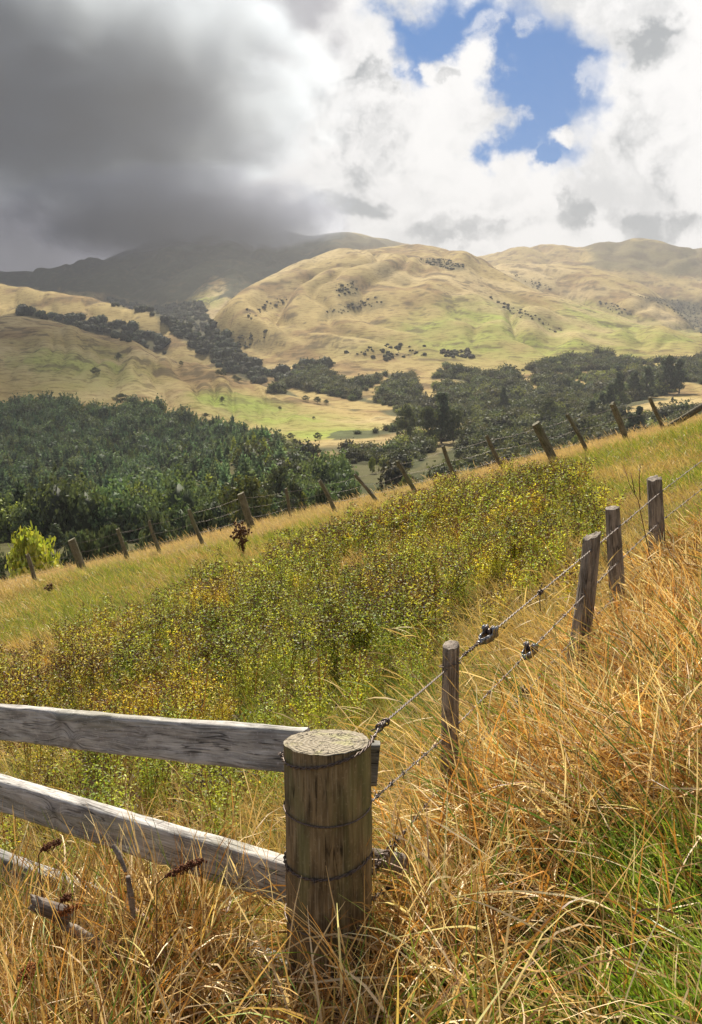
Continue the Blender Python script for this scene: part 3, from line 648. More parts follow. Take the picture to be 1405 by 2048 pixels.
# ------------------------------------------------------------------ fences
def post_mesh(mb, base, top, r0, r1, seed=0, seg=20, rings=26, split=0., slant=(0, 0), bend=0., mi=0, cap_mi=1, tone=1., rag=0.):
    """a weathered post from base to top; split makes it angular like riven timber; slant tilts the sawn top"""
    base, top = np.asarray(base, float), np.asarray(top, float); ax = top-base; L = np.linalg.norm(ax); d = ax/L
    x = np.array([1., 0, 0]); x = x-d*x.dot(d); x /= np.linalg.norm(x); y = np.cross(d, x)
    t = np.linspace(0, 1, rings); a = np.arange(seg)*2*math.pi/seg
    A, Tt = np.meshgrid(a, t); r = r0+(r1-r0)*Tt
    r = r*(1+.035*fbm(np.cos(A)*1.4+seed*7, np.sin(A)*1.4, Tt*L*1.5)+.02*vnoise(np.cos(A)*7+seed, np.sin(A)*7, Tt*L*4))
    if split: r = r*(1+split*(.5*vnoise(np.cos(A)*1.6+seed*3, np.sin(A)*1.6, Tt*L*.6)+.6*vnoise(np.cos(A)*3.4+seed*5, np.sin(A)*3.4, Tt*L*.9)))
    z = Tt*L; top_adj = (r*np.cos(A)*slant[0]+r*np.sin(A)*slant[1]+rag*vnoise(np.cos(A)*2.5+seed, np.sin(A)*2.5, 1)); z = z+top_adj*sstep(.75, 1, Tt)
    off = bend*np.sin(Tt*3.1+seed)*(Tt)
    V = base+(r*np.cos(A)+off)[..., None]*x+(r*np.sin(A))[..., None]*y+z[..., None]*d
    G = np.stack([r*np.cos(A), r*np.sin(A), z+seed*3], -1)
    i, j = np.meshgrid(np.arange(rings-1), np.arange(seg), indexing='ij'); j2 = (j+1) % seg
    Q = np.stack([i*seg+j, i*seg+j2, (i+1)*seg+j2, (i+1)*seg+j], -1).reshape(-1, 4)
    c = tone*(1+.12*vnoise(V[..., 0]*9, V[..., 1]*9, V[..., 2]*5)); mb.add(V.reshape(-1, 3), Q, None, np.repeat(c.reshape(-1, 1), 3, 1), G.reshape(-1, 3), mi)
    # sawn end: rings of faces so the cut can be uneven
    rad = [1, .99, .8, .55, .28]; rows = []; g = []
    cen = V[-1].mean(0)
    for q, f in enumerate(rad):
        w = cen+(V[-1]-cen)*f; w = w+d*((.0 if q == 0 else .0015)+.0025*vnoise(w[:, 0:1]*60+seed, w[:, 1:2]*60, 1)); rows.append(w)
        g.append(np.stack([f*r[-1]*np.cos(a), f*r[-1]*np.sin(a), np.full(seg, seed)], 1))
    E = np.concatenate(rows+[cen[None]]); Gc = np.concatenate(g+[np.array([[0, 0, seed]])]); n = len(rad)
    i, j = np.meshgrid(np.arange(n-1), np.arange(seg), indexing='ij'); j2 = (j+1) % seg
    Q = np.stack([i*seg+j, i*seg+j2, (i+1)*seg+j2, (i+1)*seg+j], -1).reshape(-1, 4); jj = np.arange(seg)
    mb.add(E, Q, np.stack([(n-1)*seg+jj, (n-1)*seg+(jj+1) % seg, np.full(seg, n*seg)], 1), tone, Gc, cap_mi)
def twisted(mb, P, r=.0022, hr=.0024, pitch=.06, n=5):
    """two strands twisted round each other along polyline P"""
    P = np.asarray(P, float); seglen = np.linalg.norm(np.diff(P, axis=0), axis=1); L = np.concatenate([[0], np.cumsum(seglen)]); k = max(8, int(L[-1]/pitch*7))
    s = np.linspace(0, L[-1], k); C = np.stack([np.interp(s, L, P[:, i]) for i in range(3)], 1); T = np.gradient(C, axis=0); T /= np.linalg.norm(T, axis=1)[:, None]+1e-9
    up = np.array([0, 0, 1.]); X = np.cross(T, up); X /= np.linalg.norm(X, axis=1)[:, None]+1e-9; Y = np.cross(X, T)
    for ph in (0, math.pi):
        a = s/pitch*2*math.pi+ph; mb.add(*tube(C+hr*(np.cos(a)[:, None]*X+np.sin(a)[:, None]*Y), r, n))
    return C, T
def barbs(mb, C, T, every, r=.0016, size=.016, seed=0):
    rr = np.random.default_rng(seed); s = np.concatenate([[0], np.cumsum(np.linalg.norm(np.diff(C, axis=0), axis=1))])
    for q in np.arange(every*.4, s[-1], every):
        i = min(np.searchsorted(s, q), len(C)-1); x, y, d = frame_of(T[i]); a = np.linspace(0, 2.2*2*math.pi, 16)
        mb.add(*tube(C[i]+.0055*(np.cos(a)[:, None]*x+np.sin(a)[:, None]*y)+d*((a/a[-1]-.5)*.014)[:, None], r, 4))
        for k in range(4):
            b = rr.uniform(0, 6.28); v = math.cos(b)*x+math.sin(b)*y; mb.add(*tube([C[i]+v*.004, C[i]+v*size+d*rr.uniform(-.006, .006)], [r, r*.35], 4))
def coil(mb, A, B, r=.008, wr=.0026, turns=5):
    a = np.linspace(0, turns*2*math.pi, turns*10); x, y, d = frame_of(np.asarray(B)-A); t = a/a[-1]
    mb.add(*tube(A+(np.asarray(B)-A)*t[:, None]+(r*(1+.3*np.sin(a*.37)))[:, None]*(np.cos(a)[:, None]*x+np.sin(a)[:, None]*y), wr, 5))

# --- timber corner: strainer post and three rails
PY0 = 2.39; ptop = at(655, 1484, PY0); pbase = np.array([ptop[0]+.006, PY0+.01, field_z(ptop[0], PY0)-.08]); PR = .131
tf = empty('timber_fence', (pbase[0], pbase[1], pbase[2]+.08)); ORG = np.array(tf.location)
tag(tf, 'grey timber rail fence ending at the thick round post in the foreground', 'fence')
mb = MB(); post_mesh(mb, pbase, ptop, PR*1.0, PR, 1, 72, 60, slant=(0.01, -.13))
post = mb.build('strainer_post', [M_POST, M_END], tf, ORG, True)
def ring(mb, py, tilt=0., barbed=False, wr=.0028, seed=0, start=0., span=6.2832, r=PR+.003):
    zc = at(655, py, PY0-PR)[2]; a = np.linspace(start, start+span, 60)
    P = np.stack([ptop[0]+r*np.cos(a), PY0+r*np.sin(a), zc+tilt*np.cos(a)+.004*np.sin(a*2+seed)], 1)
    if barbed:
        C, T = twisted(mb, P, .0024, .0027, .05); barbs(mb, C, T, .11, seed=seed)
    else: mb.add(*tube(P, wr, 6))
for i, (py, tl, bd) in enumerate([(1531, .030, True), (1652, .004, False), (1757, .012, True), (1874, -.004, False), (1955, .0, False)]):
    mb = MB()
    if i: ring(mb, py, tl, bd, seed=i)
    if i == 0:
        zc = at(655, py, PY0-PR)[2]; a = np.linspace(math.pi*.93, math.pi*2.02, 40)
        C, T = twisted(mb, np.stack([ptop[0]+(PR+.005)*np.cos(a), PY0+(PR+.005)*np.sin(a), zc+.030*np.cos(a)], 1), .0026, .003, .045)
        barbs(mb, C[:6], T[:6], .02, seed=3)
    w_ = mb.build('wire_wrap', [M_WIRE], post, ORG)
def rail(name, A, B, ext_l, ext_r, h, th, seed, tone=1., knots=(), topmat=False, lean=0., endcut=0.):
    """board whose front top edge runs A->B"""
    A, B = np.asarray(A), np.asarray(B); d = B-A; L0 = np.linalg.norm(d); d /= L0; A2 = A-d*ext_l; L = L0+ext_l+ext_r
    out = np.cross(d, [0, 0, 1]); out /= np.linalg.norm(out)
    if out[1] < 0: out = -out            # away from the camera
    up = np.cross(out, d); up = up if up[2] > 0 else -up
    nl, nh, nt_ = 150, 10, 4; prof = []
    for k in range(nh+1): prof.append((0, -k/nh*h))
    for k in range(1, nt_+1): prof.append((k/nt_*th, -h))
    for k in range(1, nh+1): prof.append((th, -h+k/nh*h))
    for k in range(1, nt_): prof.append((th-k/nt_*th, 0))
    prof = np.array(prof); ctr = np.array([th/2, -h/2]); e = (prof-ctr)/np.array([th/2, h/2]); m = np.minimum(1, 1/np.maximum(np.linalg.norm(e, axis=1)*.735, 1e-6)); prof = ctr+(prof-ctr)*m[:, None]
    t = np.linspace(0, L, nl); n = len(prof); U = np.repeat(t, n).reshape(nl, n); O = np.tile(prof[:, 0], (nl, 1)); Z = np.tile(prof[:, 1], (nl, 1))
    wob = .0026*fbm(U*1.7+seed, seed*3., 0, 3); Z2 = Z+wob+.0022*vnoise(U*14+seed, O*60, Z*30); O2 = O+.0022*vnoise(U*9, Z*40+seed, 2)
    kd = np.ones_like(U)
    for (kt, kz, kr) in knots:
        q = np.hypot((U-kt)/1., (Z-kz)/1.4); kd = kd*(1-.55*np.exp(-(q/kr)**2))-.35*np.exp(-((q-kr*1.5)/(kr*.3))**2)*.6; O2 = O2-.006*np.exp(-(q/kr)**2)*(O < .001)
    V = A2+U[..., None]*d+O2[..., None]*out+Z2[..., None]*up
    G = np.stack([O*1.0+.02*np.exp(-0*U), Z+.012*fbm(U*2.2+seed, Z*6, 0, 3), U+seed*5], -1)
    if knots:
        for (kt, kz, kr) in knots: G[..., 1] += .035*np.exp(-((U-kt)/(kr*2.2))**2)*np.sign(Z-kz)*np.exp(-np.abs(Z-kz)/.05)
    i, j = np.meshgrid(np.arange(nl-1), np.arange(n), indexing='ij'); j2 = (j+1) % n
    Q = np.stack([i*n+j, (i+1)*n+j, (i+1)*n+j2, i*n+j2], -1).reshape(-1, 4)
    c = tone*kd*(1+.16*fbm(U*3+seed, Z*9, 4, 3)); mb = MB(); mb.add(V.reshape(-1, 3), Q, None, np.repeat(c.reshape(-1, 1), 3, 1), G.reshape(-1, 3))
    for row in (0, nl-1):
        cc = V[row].mean(0); a = np.arange(n); mb.add(np.vstack([V[row], cc]), None, np.stack([a, (a+1) % n, np.full(n, n)], 1), tone*.8, np.vstack([G[row], G[row].mean(0)]))
    return mb.build(name, [M_GREY], tf, ORG)
rl = 2.53
rail('rail', at(35, 1417, 3.22), at(570, 1461, rl), .5, .07, .148, .042, 1, 1.15, [(.5+.26, -.03, .022), (.5+.32, -.11, .014)])
rail('rail_end', at(690, 1487, 2.545), at(742, 1491, 2.545), 0, .031, .145, .05, 7, .62)
r2 = rail('rail', at(35, 1573, 3.22), at(570, 1731, rl), .5, .16, .142, .058, 2, 1.1, [(.5+.22, -.06, .02)])
r3 = rail('rail', at(35, 1729, 3.22), at(575, 1931, rl), .5, .1, .14, .055, 3, .55)
mb = MB(); post_mesh(mb, at(735, 1716, 2.54), at(800, 1728, 2.60), .034, .036, 9, 18, 12, split=.15); mb.build('stay_log', [M_SPLIT, M_END], tf, ORG, True)

# --- near wire fence running up to the right
NPX = [(900, 1430, 1290, 3.42, .036, 1290), (1157, 1300, 1073, 4.80, .056, 0), (1236, 1200, 1016, 6.10, .052, 0), (1317, 1190, 957, 7.50, .062, 0), (1500, 1040, 840, 9.0, .06, 0)]
TOPX = [902, 1180, 1225, 1311, 1490]
nb0 = at(900, 1430, 3.42); nf = empty('wire_fence', (nb0[0], nb0[1], field_z(nb0[0], nb0[1]))); NORG = np.array(nf.location)
tag(nf, 'barbed wire fence with short grey posts climbing right through tall dry grass', 'fence')
npost = []
for i, ((px, pb, pt, y, r, _), tx) in enumerate(zip(NPX, TOPX)):
    t_ = at(tx, pt, y); bx = at(px, pb, y); sl_ = (t_[0]-bx[0])/(t_[2]-bx[2]); gz = field_z(bx[0], y)-.1
    b_ = np.array([bx[0]-(bx[2]-gz)*sl_, y, gz]); mb = MB()
    post_mesh(mb, b_, t_, r*1.12, r*(.72 if i == 1 else .98), 11+i, 26, 34, split=(.16, .42, .2, .22, .2)[i], slant=((.1, .25), (.5, .1), (.05, .1), (.1, .2), (0, .2))[i], bend=(0, .02, 0, .01, 0)[i], rag=(.004, .012, .006, .014, .01)[i], tone=(1.7, 1.3, 2.2, 1.6, 1.6)[i])
    npost.append((mb.build('post', [M_SPLIT, M_SPLIT], nf, NORG, True), b_, t_, r, y))
p1 = npost[0]; mb = MB(); a = np.linspace(0, 6.2832*1.15, 40); zc = at(900, 1338, 3.38)[2]; mb.add(*tube(np.stack([p1[2][0]-.001+.046*np.cos(a), 3.42+.046*np.sin(a), zc+.012*np.cos(a+.6)+.002*a], 1), .0024, 5)); mb.build('wire_wrap', [M_WIRE], p1[0], NORG)
def on(px, py, i): 
    b_, t_, r, y = npost[i][1:]; return at(px, py, y-r*1.05)
PYs = PY0-.02
W1 = [at(741, 1487, PYs), at(763, 1450, 2.44), on(889, 1343, 0), on(1182, 1101, 1), on(1240, 1053, 2), on(1322, 984, 3), on(1496, 852, 4), at(1600, 790, 10.5)]
W2 = [at(741, 1604, PYs), on(893, 1472, 0), on(1170, 1190, 1), on(1238, 1123, 2), on(1318, 1046, 3), on(1497, 905, 4), at(1600, 840, 10.5)]
W3 = [at(741, 1748, PYs), on(893, 1560, 0), on(1163, 1262, 1), on(1234, 1190, 2), on(1316, 1108, 3), on(1498, 960, 4), at(1600, 890, 10.5)]
for i, Wp in enumerate((W1, W2, W3)):
    mb = MB(); C, Tn = twisted(mb, Wp, (.0023, .0020, .0019)[i], (.0026, .0023, .0022)[i], .07)
    if i == 0: barbs(mb, C[len(C)//4:], Tn[len(C)//4:], .20, .0022, .02, seed=i)
    else: barbs(mb, C, Tn, .16, .0020, .02, seed=i)
    wo = mb.build('wire', [M_WIRE_PALE if i < 2 else M_WIRE], nf, NORG)
    if i == 0:
        mb = MB(); coil(mb, at(741, 1487, PYs), at(764, 1449, 2.45), .005, .0028, 4); coil(mb, at(757, 1456, 2.43), at(777, 1440, 2.52), .009, .0032, 5)
        mb.add(*tube([at(742, 1462, 2.43), at(756, 1456, 2.43), at(766, 1450, 2.45)], .0026, 5)); mb.build('wire_tie', [M_WIRE], nf, NORG)
        q = W1[2]+(W1[3]-W1[2])*.58; dd = (W1[3]-W1[2])/np.linalg.norm(W1[3]-W1[2]); mb = MB(); coil(mb, q-dd*.012, q+dd*.02, .009, .0035, 5)
        mb.add(*tube([q, q+[0, 0, -.06], q+[.004, 0, -.10]], .0028, 5)); mb.add(*tube([q, q+[.004, 0, .03], q+[.010, 0, .05]], .0028, 5)); mb.build('wire_tie', [M_WIRE], nf, NORG)
mb = MB(); coil(mb, at(741, 1748, PYs), at(792, 1682, 2.62), .010, .0034, 7); C = np.array([at(741, 1748, PYs), at(792, 1682, 2.62)]); barbs(mb, C, np.diff(C, axis=0).repeat(2, 0), .03, .002, .02, 5); mb.build('wire_tie', [M_WIRE], nf, NORG)
mb = MB(); C, Tn = twisted(mb, [at(741, 1800, PYs), at(790, 1768, 2.6), at(850, 1700, 3.0)], .0026, .003, .06); barbs(mb, C, Tn, .05, .002, .02, 6); mb.build('wire', [M_WIRE], nf, NORG)
def plate(mb, c, ax, ay, az, sx, sy, sz):
    q = np.array([[i, j, k] for i in (-1, 1) for j in (-1, 1) for k in (-1, 1)], float)*np.array([sx, sy, sz])/2
    V = c+q[:, :1]*ax+q[:, 1:2]*ay+q[:, 2:]*az; mb.add(V, [(0,1,3,2),(4,6,7,5),(0,4,5,1),(2,3,7,6),(0,2,6,4),(1,5,7,3)])
def ratchet(A, B, frac, s):
    """wire strainer: open steel cradle on the wire with a winding spool and toothed wheel"""
    A, B = np.asarray(A), np.asarray(B); d = (B-A)/np.linalg.norm(B-A); c = A+(B-A)*frac; x = np.cross(d, [0, 0, 1]); x /= np.linalg.norm(x); u = np.cross(x, d)
    h = MB()
    for sd_ in (-1, 1):
        P = [c-d*.075*s, c-d*.05*s+x*sd_*.016*s, c-d*.005*s+x*sd_*.022*s-u*.004*s, c+d*.045*s+x*sd_*.022*s+u*.008*s]
        for a_, b_ in zip(P[:-1], P[1:]):
            v = b_-a_; l = np.linalg.norm(v); plate(h, (a_+b_)/2, v/l, x, np.cross(v/l, x), l*1.08, .005*s, .034*s)
        for q in (.012, .04):
            z = c+d*q*s+x*sd_*.027*s+u*(.030 if q < .03 else .02)*s; h.add(*tube([z-x*sd_*.012*s, z+x*sd_*.004*s], .0085*s, 8)); plate(h, z-u*.014*s-x*sd_*.003*s, d, x, u, .022*s, .004*s, .05*s)
    h.add(*tube([c-d*.072*s-x*.012*s, c-d*.08*s, c-d*.072*s+x*.012*s], .006*s, 7))
    o = h.build('strainer', [M_STEEL], nf, NORG)
    g = MB(); k = 14
    for sd_, rr_ in ((-1, .027), (1, .030), (0, .014)):
        z = c+d*.018*s+u*.012*s+x*sd_*.013*s; a = np.arange(k*2)*math.pi/k; rad = np.where(np.arange(k*2) % 2, .86, 1.)*rr_*s; w_ = .004*s if sd_ else .024*s
        f1 = z+rad[:, None]*(np.cos(a)[:, None]*d+np.sin(a)[:, None]*u); V = np.vstack([f1-x*w_/2, f1+x*w_/2, z-x*w_/2, z+x*w_/2]); n = 2*k; j = np.arange(n); j2 = (j+1) % n
        g.add(V, np.stack([j, j2, n+j2, n+j], 1), np.vstack([np.stack([j2, j, np.full(n, 2*n)], 1), np.stack([n+j, n+j2, np.full(n, 2*n+1)], 1)]))
    g.build('spool', [M_WIRE], o, NORG); return o
ratchet(W1[2], W1[3], .235, 1.05); ratchet(W2[1], W2[2], .52, 1.05); ratchet(W3[1], W3[2], .50, .8)
mb = MB(); q = W1[2]+(W1[3]-W1[2])*.10; q2 = W1[2]+(W1[3]-W1[2])*.2; coil(mb, q, q2, .006, .003, 8); mb.build('wire_tie', [M_WIRE], nf, NORG)

# --- far fence along the brow
i0 = 8; ff = empty('wire_fence', (FX[i0], FY[i0], field_z(FX[i0], FY[i0]))); FORG = np.array(ff.location)
tag(ff, 'long fence of leaning old posts and thin wires along the far brow of the paddock', 'fence')
ftop = []
for i, (bx, by, tx, ty, big) in enumerate(FAR):
    y = FY[i]; b_ = np.array([FX[i], y, field_z(FX[i], y)]); t_ = at(tx, ty, y-.05)
    d = b_-t_; b2 = b_+d/np.linalg.norm(d)*.25; mb = MB(); r = (.112 if i != 11 else .118) if big else (.056, .052, .06, .052, .057)[i % 5]
    if i in (14,): r = .085
    post_mesh(mb, b2, t_, r*1.05, r*(.98 if big else .9), 31+i, 18, 22, split=.08 if big else .34, slant=(.12, .1), bend=0 if big else .035, rag=.01 if big else .05, tone=2.1 if i < 8 else 1.35)
    po_ = mb.build('post', [M_FARPOST, M_FARPOST], ff, FORG, True)
    if big: po_['label'] = 'thick round strainer post'
    ftop.append((b_, t_, r))
for f in (.90, .62, .34):
    P = [np.array([FX[0]-4, FY[0]+.6, ftop[0][0][2]-.9+f])]+[b_+(t_-b_)*f+np.array([0, -r*1.02, 0]) for b_, t_, r in ftop]+[ftop[-1][0]+np.array([5, 1.5, 1.5+f])]
    Q_ = []
    for a_, b_ in zip(P[:-1], P[1:]):
        for t in (0, .25, .5, .75): Q_.append(a_+(b_-a_)*t-np.array([0, 0, .05*math.sin(t*math.pi)]))
    mb = MB(); mb.add(*tube(Q_+[P[-1]], .0032, 5)); mb.build('wire', [M_WIRE_PALE], ff, FORG)
mb = MB(); b_, t_, r = ftop[-1]; e_ = at(1440, 792, FY[-1]); post_mesh(mb, b_+np.array([.05, -.05, .05]), e_, .10, .085, 71, 16, 20, split=.2, tone=.7); mb.build('brace', [M_FARPOST, M_FARPOST], ff, FORG, True)

# ------------------------------------------------------------------ single dead plants, sticks
def plain_mat(name, c, c2, rough=.9, sc=30):
    m, nt = new_mat(name); k = NT(nt); n = k.noise(k.attr('gc', 'Vector'), sc, 4, .6); k.out(k.pbsdf(k.mix(k.ss(n, .35, .65), c, c2), rough, None, .2)); return m
M_STALK = plain_mat('dead_stalk', (.17, .085, .045), (.075, .04, .025)); M_SEED = plain_mat('dock_seed', (.17, .062, .026), (.075, .03, .016), .8, 300); M_SEEDO = plain_mat('ripe_seed', (.34, .12, .03), (.17, .06, .02), .8, 300)
M_STICK = wood_mat('dead_branch', (.24, .20, .17), (.10, .08, .07), (.42, .36, .32), None)
OCT = np.array([[1,0,0],[-1,0,0],[0,1,0],[0,-1,0],[0,0,1],[0,0,-1]], float); OCT_T = np.array([[0,2,4],[2,1,4],[1,3,4],[3,0,4],[2,0,5],[1,2,5],[3,1,5],[0,3,5]])
def seeds(mb, P, size, r, flat=.5):
    for p in P:
        s_ = size*r.uniform(.6, 1.3); M = np.array(Matrix.Rotation(r.uniform(0, 6.28), 3, Vector(r.normal(size=3)))); mb.add(p+(OCT*np.array([s_, s_, s_*flat]))@M.T, None, OCT_T)
def dock(label, pts, y, head, ripe=False, seed=0):
    """seed head drawn along pts (pixels, tip first) on a stem that goes down to the ground"""
    r = np.random.default_rng(seed); Hd = np.array([at(a, b_, y) for a, b_ in pts]); g = Hd[-1].copy(); bx_ = g[0]-.07+.05*math.sin(seed*2.1); base = np.array([bx_, y+.03, field_z(bx_, y+.03)-.02])
    o = empty('dock_plant', base); mb = MB(); mb.add(*tube(np.vstack([Hd, Hd[-1]+(Hd[-1]-Hd[-2])*.7+[0, 0, -.012], (Hd[-1]*2+base)/3, (Hd[-1]+base*2)/3+[.004, 0, 0], base]), .0022, 5)); mb.build('stem', [M_STALK], o, base)
    t = r.uniform(0, 1, head)**.9; L = np.linspace(0, 1, len(Hd)); C = np.stack([np.interp(t, L, Hd[:, i]) for i in range(3)], 1); w_ = .0085*np.sin(np.clip(t*.9+.08, 0, 1)*math.pi)**.5
    whorl = np.round(t*11)/11; C = C*.4+.6*np.stack([np.interp(whorl, L, Hd[:, i]) for i in range(3)], 1)
    mb = MB(); seeds(mb, C+r.normal(size=(head, 3))*w_[:, None]*.72, .0038, r, .6); mb.build('seed_head', [M_SEEDO if ripe else M_SEED], o, base)
    return tag(o, label, 'plant')
dock('dark red seed head of dock standing over the low rail at left', [(121,1683),(108,1689),(94,1694),(84,1700)], 2.52, 260, False, 1)
dock('long double dark red dock seed head before the middle of the second rail', [(408,1719),(385,1728),(360,1740),(333,1752)], 2.30, 380, False, 2)
dock('orange red dock seed head beside the broken branch at lower left', [(158,1814),(146,1818),(130,1824),(117,1829)], 2.4, 240, True, 3)
dock('dark brown dock seed head just above the orange red one', [(143,1792),(134,1796),(124,1801)], 2.42, 150, False, 4)
dock('orange brown dock seed head at the lower left corner', [(75,1930),(62,1934),(46,1941)], 2.25, 200, True, 5)
dock('lowest orange dock seed head in the lower left corner', [(66,1944),(54,1952),(40,1958)], 2.22, 200, True, 6)
dock('small brown dock seed head in the dry grass right of the round post', [(806,1905),(797,1912),(790,1921)], 2.25, 130, False, 8)
def stick(name, label, pts, y, r0, parts=(), mat=None):
    P = np.array([at(a, b_, y+dy) for a, b_, dy in pts]); rr_ = np.array(r0, float)
    k = 40; u = np.linspace(0, 1, len(P)); uu = np.linspace(0, 1, k); C = np.stack([np.interp(uu, u, P[:, i]) for i in range(3)], 1)
    ker = np.ones(5)/5; C = np.stack([np.convolve(np.pad(C[:, i], 2, mode='edge'), ker, 'valid') for i in range(3)], 1); R_ = np.interp(uu, u, rr_)
    V, Q, T_ = tube(C, R_, 12); V = V+.12*R_.mean()*np.stack([vnoise(V[:, 0]*70, V[:, 1]*70, V[:, 2]*70+q) for q in (1, 5, 9)], 1)
    G = np.stack([V[:, 0]*.5, V[:, 2], np.concatenate([np.repeat(np.linspace(0, .5, k), 12), [0, .5]])], 1)
    mb = MB(); mb.add(V, Q, T_, 1., G); org = C[-1]; o = mb.build(name, [mat or M_STICK], None, org, True); o.location = org; return tag(o, label, 'branch')
mb = MB(); A_, B_ = at(140,1832,2.46), at(66,1806,2.42); post_mesh(mb, A_, B_, .026, .022, 5, 18, 20, split=.25, rag=.03, slant=(.3,.5), tone=.75); lo_ = mb.build('broken_log', [M_STICK, M_SPLIT], None, A_, True); lo_.location = A_; tag(lo_, 'broken grey log end with cracked bark at the lower left', 'log')
stick('fallen_branch', 'dark fallen branch sloping down into the dry grass at lower left', [(115,1845,.0),(150,1860,0),(200,1890,0),(250,1925,0),(285,1948,0)], 2.46, [.012,.017,.014,.011,.006], mat=M_SPLIT)
stick('dead_stick', 'pale knobbly stick poking up before the second rail at left', [(225,1690,.03),(236,1706,.02),(246,1728,.01),(252,1745,.0)], 2.5, [.007,.009,.007,.005])
stick('dead_stick', 'pale upright stick in the dry grass below the second rail', [(256,1752,.0),(262,1790,.0),(268,1838,0)], 2.42, [.007,.010,.007])
def dead_plant(label, px, base, top, w, seed, stems=7, heads=26, size=.035):
    r = np.random.default_rng(seed); y = float(ray_plane(px, base)); s = px_se(px, base)[0]; b_ = np.array([s*y, y, field_z(s*y, y)]); H = at(px, top, y)[2]-b_[2]; W_ = w/F_PX*y/2
    o = empty('dead_thistle', b_); ms = MB(); P = []
    for i in range(stems):
        a = r.uniform(0, 6.28); q = r.uniform(.15, 1); tip = b_+np.array([W_*q*math.cos(a), W_*q*math.sin(a), H*r.uniform(.55, 1)]); mid = b_+(tip-b_)*np.array([.35, .35, .55])
        ms.add(*tube([b_, mid, tip], [.012, .008, .005], 5)); P.append(tip)
        for k in range(4):
            t = r.uniform(.3, .95); f = mid+(tip-mid)*t if t > .5 else b_+(mid-b_)*t*2; g = f+np.array([r.normal()*W_*.35, r.normal()*W_*.35, H*r.uniform(.05, .16)]); ms.add(*tube([f, g], [.006, .004], 4)); P.append(g)
    ms.build('stem', [M_STALK], o, b_); mh = MB()
    for p in P: 
        v, t = ICO1; n = r.normal(size=3); mh.add(p+v*size*r.uniform(.7, 1.25)*(1+.3*r.random((len(v), 1))), None, t)
    L = np.array(P); k = r.integers(0, len(L), 46); cv, cq = cards(b_+(L[k]-b_)*r.uniform(.15, .9, (46, 1))+r.normal(size=(46, 3))*.03, r.normal(size=(46, 3)), .022, .085, r); mh.add(cv, cq)
    mh.build('dry_foliage', [M_STALK], o, b_); return tag(o, label, 'plant')
dead_plant('tall dead brown thistle standing before the big middle fence post', 487, 1118, 1044, 50, 1, 12, 30, .026)
dead_plant('small dead brown thistle in the grass near the left fence post', 100, 1186, 1168, 26, 2, 5, size=.025)
def twig(label, paths, y, r=.004):
    mb = MB(); allp = [np.array([at(a, b_, y+dy) for a, b_, dy in p]) for p in paths]
    g = allp[0][-1]; base = np.array([g[0], g[1], field_z(g[0], g[1])]); allp[0] = np.vstack([allp[0], base])
    for p in allp: mb.add(*tube(p, np.linspace(r*.5, r, len(p)), 5))
    o = mb.build('bare_twig', [M_STALK], None, base); o.location = base; return tag(o, label, 'plant')
twig('bare dark forked twig rising before the right hand near fence posts', [[(1247,930,.3),(1262,975,.2),(1277,1000,.1),(1285,1040,.05),(1300,1110,.0),(1325,1190,0)],[(1281,928,.2),(1279,960,.15),(1281,1000,.1)],[(1262,945,.2),(1270,985,.1)]], 6.6, .005)
twig('dark arching twig crossing in front of the last near fence post', [[(1253,1090,.1),(1265,1130,.1),(1290,1165,.1),(1310,1220,.0),(1318,1260,0)],[(1330,1080,.1),(1342,1110,.1),(1366,1140,0)]], 6.3, .0045)
# ------------------------------------------------------------------ grasses and weeds
class Blades:
    def __init__(s): s.V = []; s.Q = []; s.C = []; s.n = 0
    def add(s, base, L, w, az, th, curl, col, K=6, drift=.5, twist=1.0, tipc=1.15, head=None, kink=0.):
        n = len(base); t = np.linspace(0, 1, K+1)[None]
        th_t = th[:, None]+curl[:, None]*t**1.5; az_t = az[:, None]+rng.normal(size=(n, 1))*drift*t**1.3
        if kink:
            kk_ = (rng.random((n, 1)) < kink)*rng.normal(size=(n, 1))*1.1; tk = rng.uniform(.25, .85, (n, 1)); th_t = th_t+kk_*(t > tk); az_t = az_t+kk_*.8*(t > tk)*rng.normal(size=(n, 1))
        D = np.stack([np.sin(th_t)*np.cos(az_t), np.sin(th_t)*np.sin(az_t), np.cos(th_t)], -1); ds = (L/K)[:, None, None]
        P = base[:, None, :]+np.concatenate([np.zeros((n, 1, 3)), np.cumsum(.5*(D[:, 1:]+D[:, :-1])*ds, 1)], 1)
        S0 = np.stack([-np.sin(az_t), np.cos(az_t), np.zeros_like(az_t)], -1); S1 = np.cross(D, S0)
        tw = rng.uniform(-math.pi, math.pi, (n, 1))*.5+rng.normal(size=(n, 1))*twist*t
        S = S0*np.cos(tw)[..., None]+S1*np.sin(tw)[..., None]
        prof = np.clip(1.0-t, 0, 1)**.55*(.75+.5*np.sin(t*2.2)); prof = np.maximum(prof, .12)
        if head is not None: prof = np.broadcast_to(prof, (n, K+1))*.42+head[:, None]*np.exp(-((t-.86)/.09)**2)*1.8
        W = w[:, None, None]*prof[..., None]*.5 if prof.ndim == 2 else 0
        V = np.stack([P-S*W, P+S*W], 2).reshape(n, -1, 3); k = np.arange(K)*2
        q = np.stack([k, k+1, k+3, k+2], 1)[None]+(np.arange(n)*2*(K+1))[:, None, None]
        c = col[:, None, :]*(1+(tipc-1)*t[..., None]**1.5); c = np.repeat(c, 2, 1)
        s.V.append(V.reshape(-1, 3)); s.Q.append(q.reshape(-1, 4)+s.n); s.C.append(c.reshape(-1, 3)); s.n += n*2*(K+1)
    def build(s, name, label, cat='grass', mat=None):
        o = obj(name, mesh(name, np.concatenate(s.V), np.concatenate(s.Q), None, np.concatenate(s.C), [mat or M_GRASS])); return tag(o, label, cat, kind='stuff')
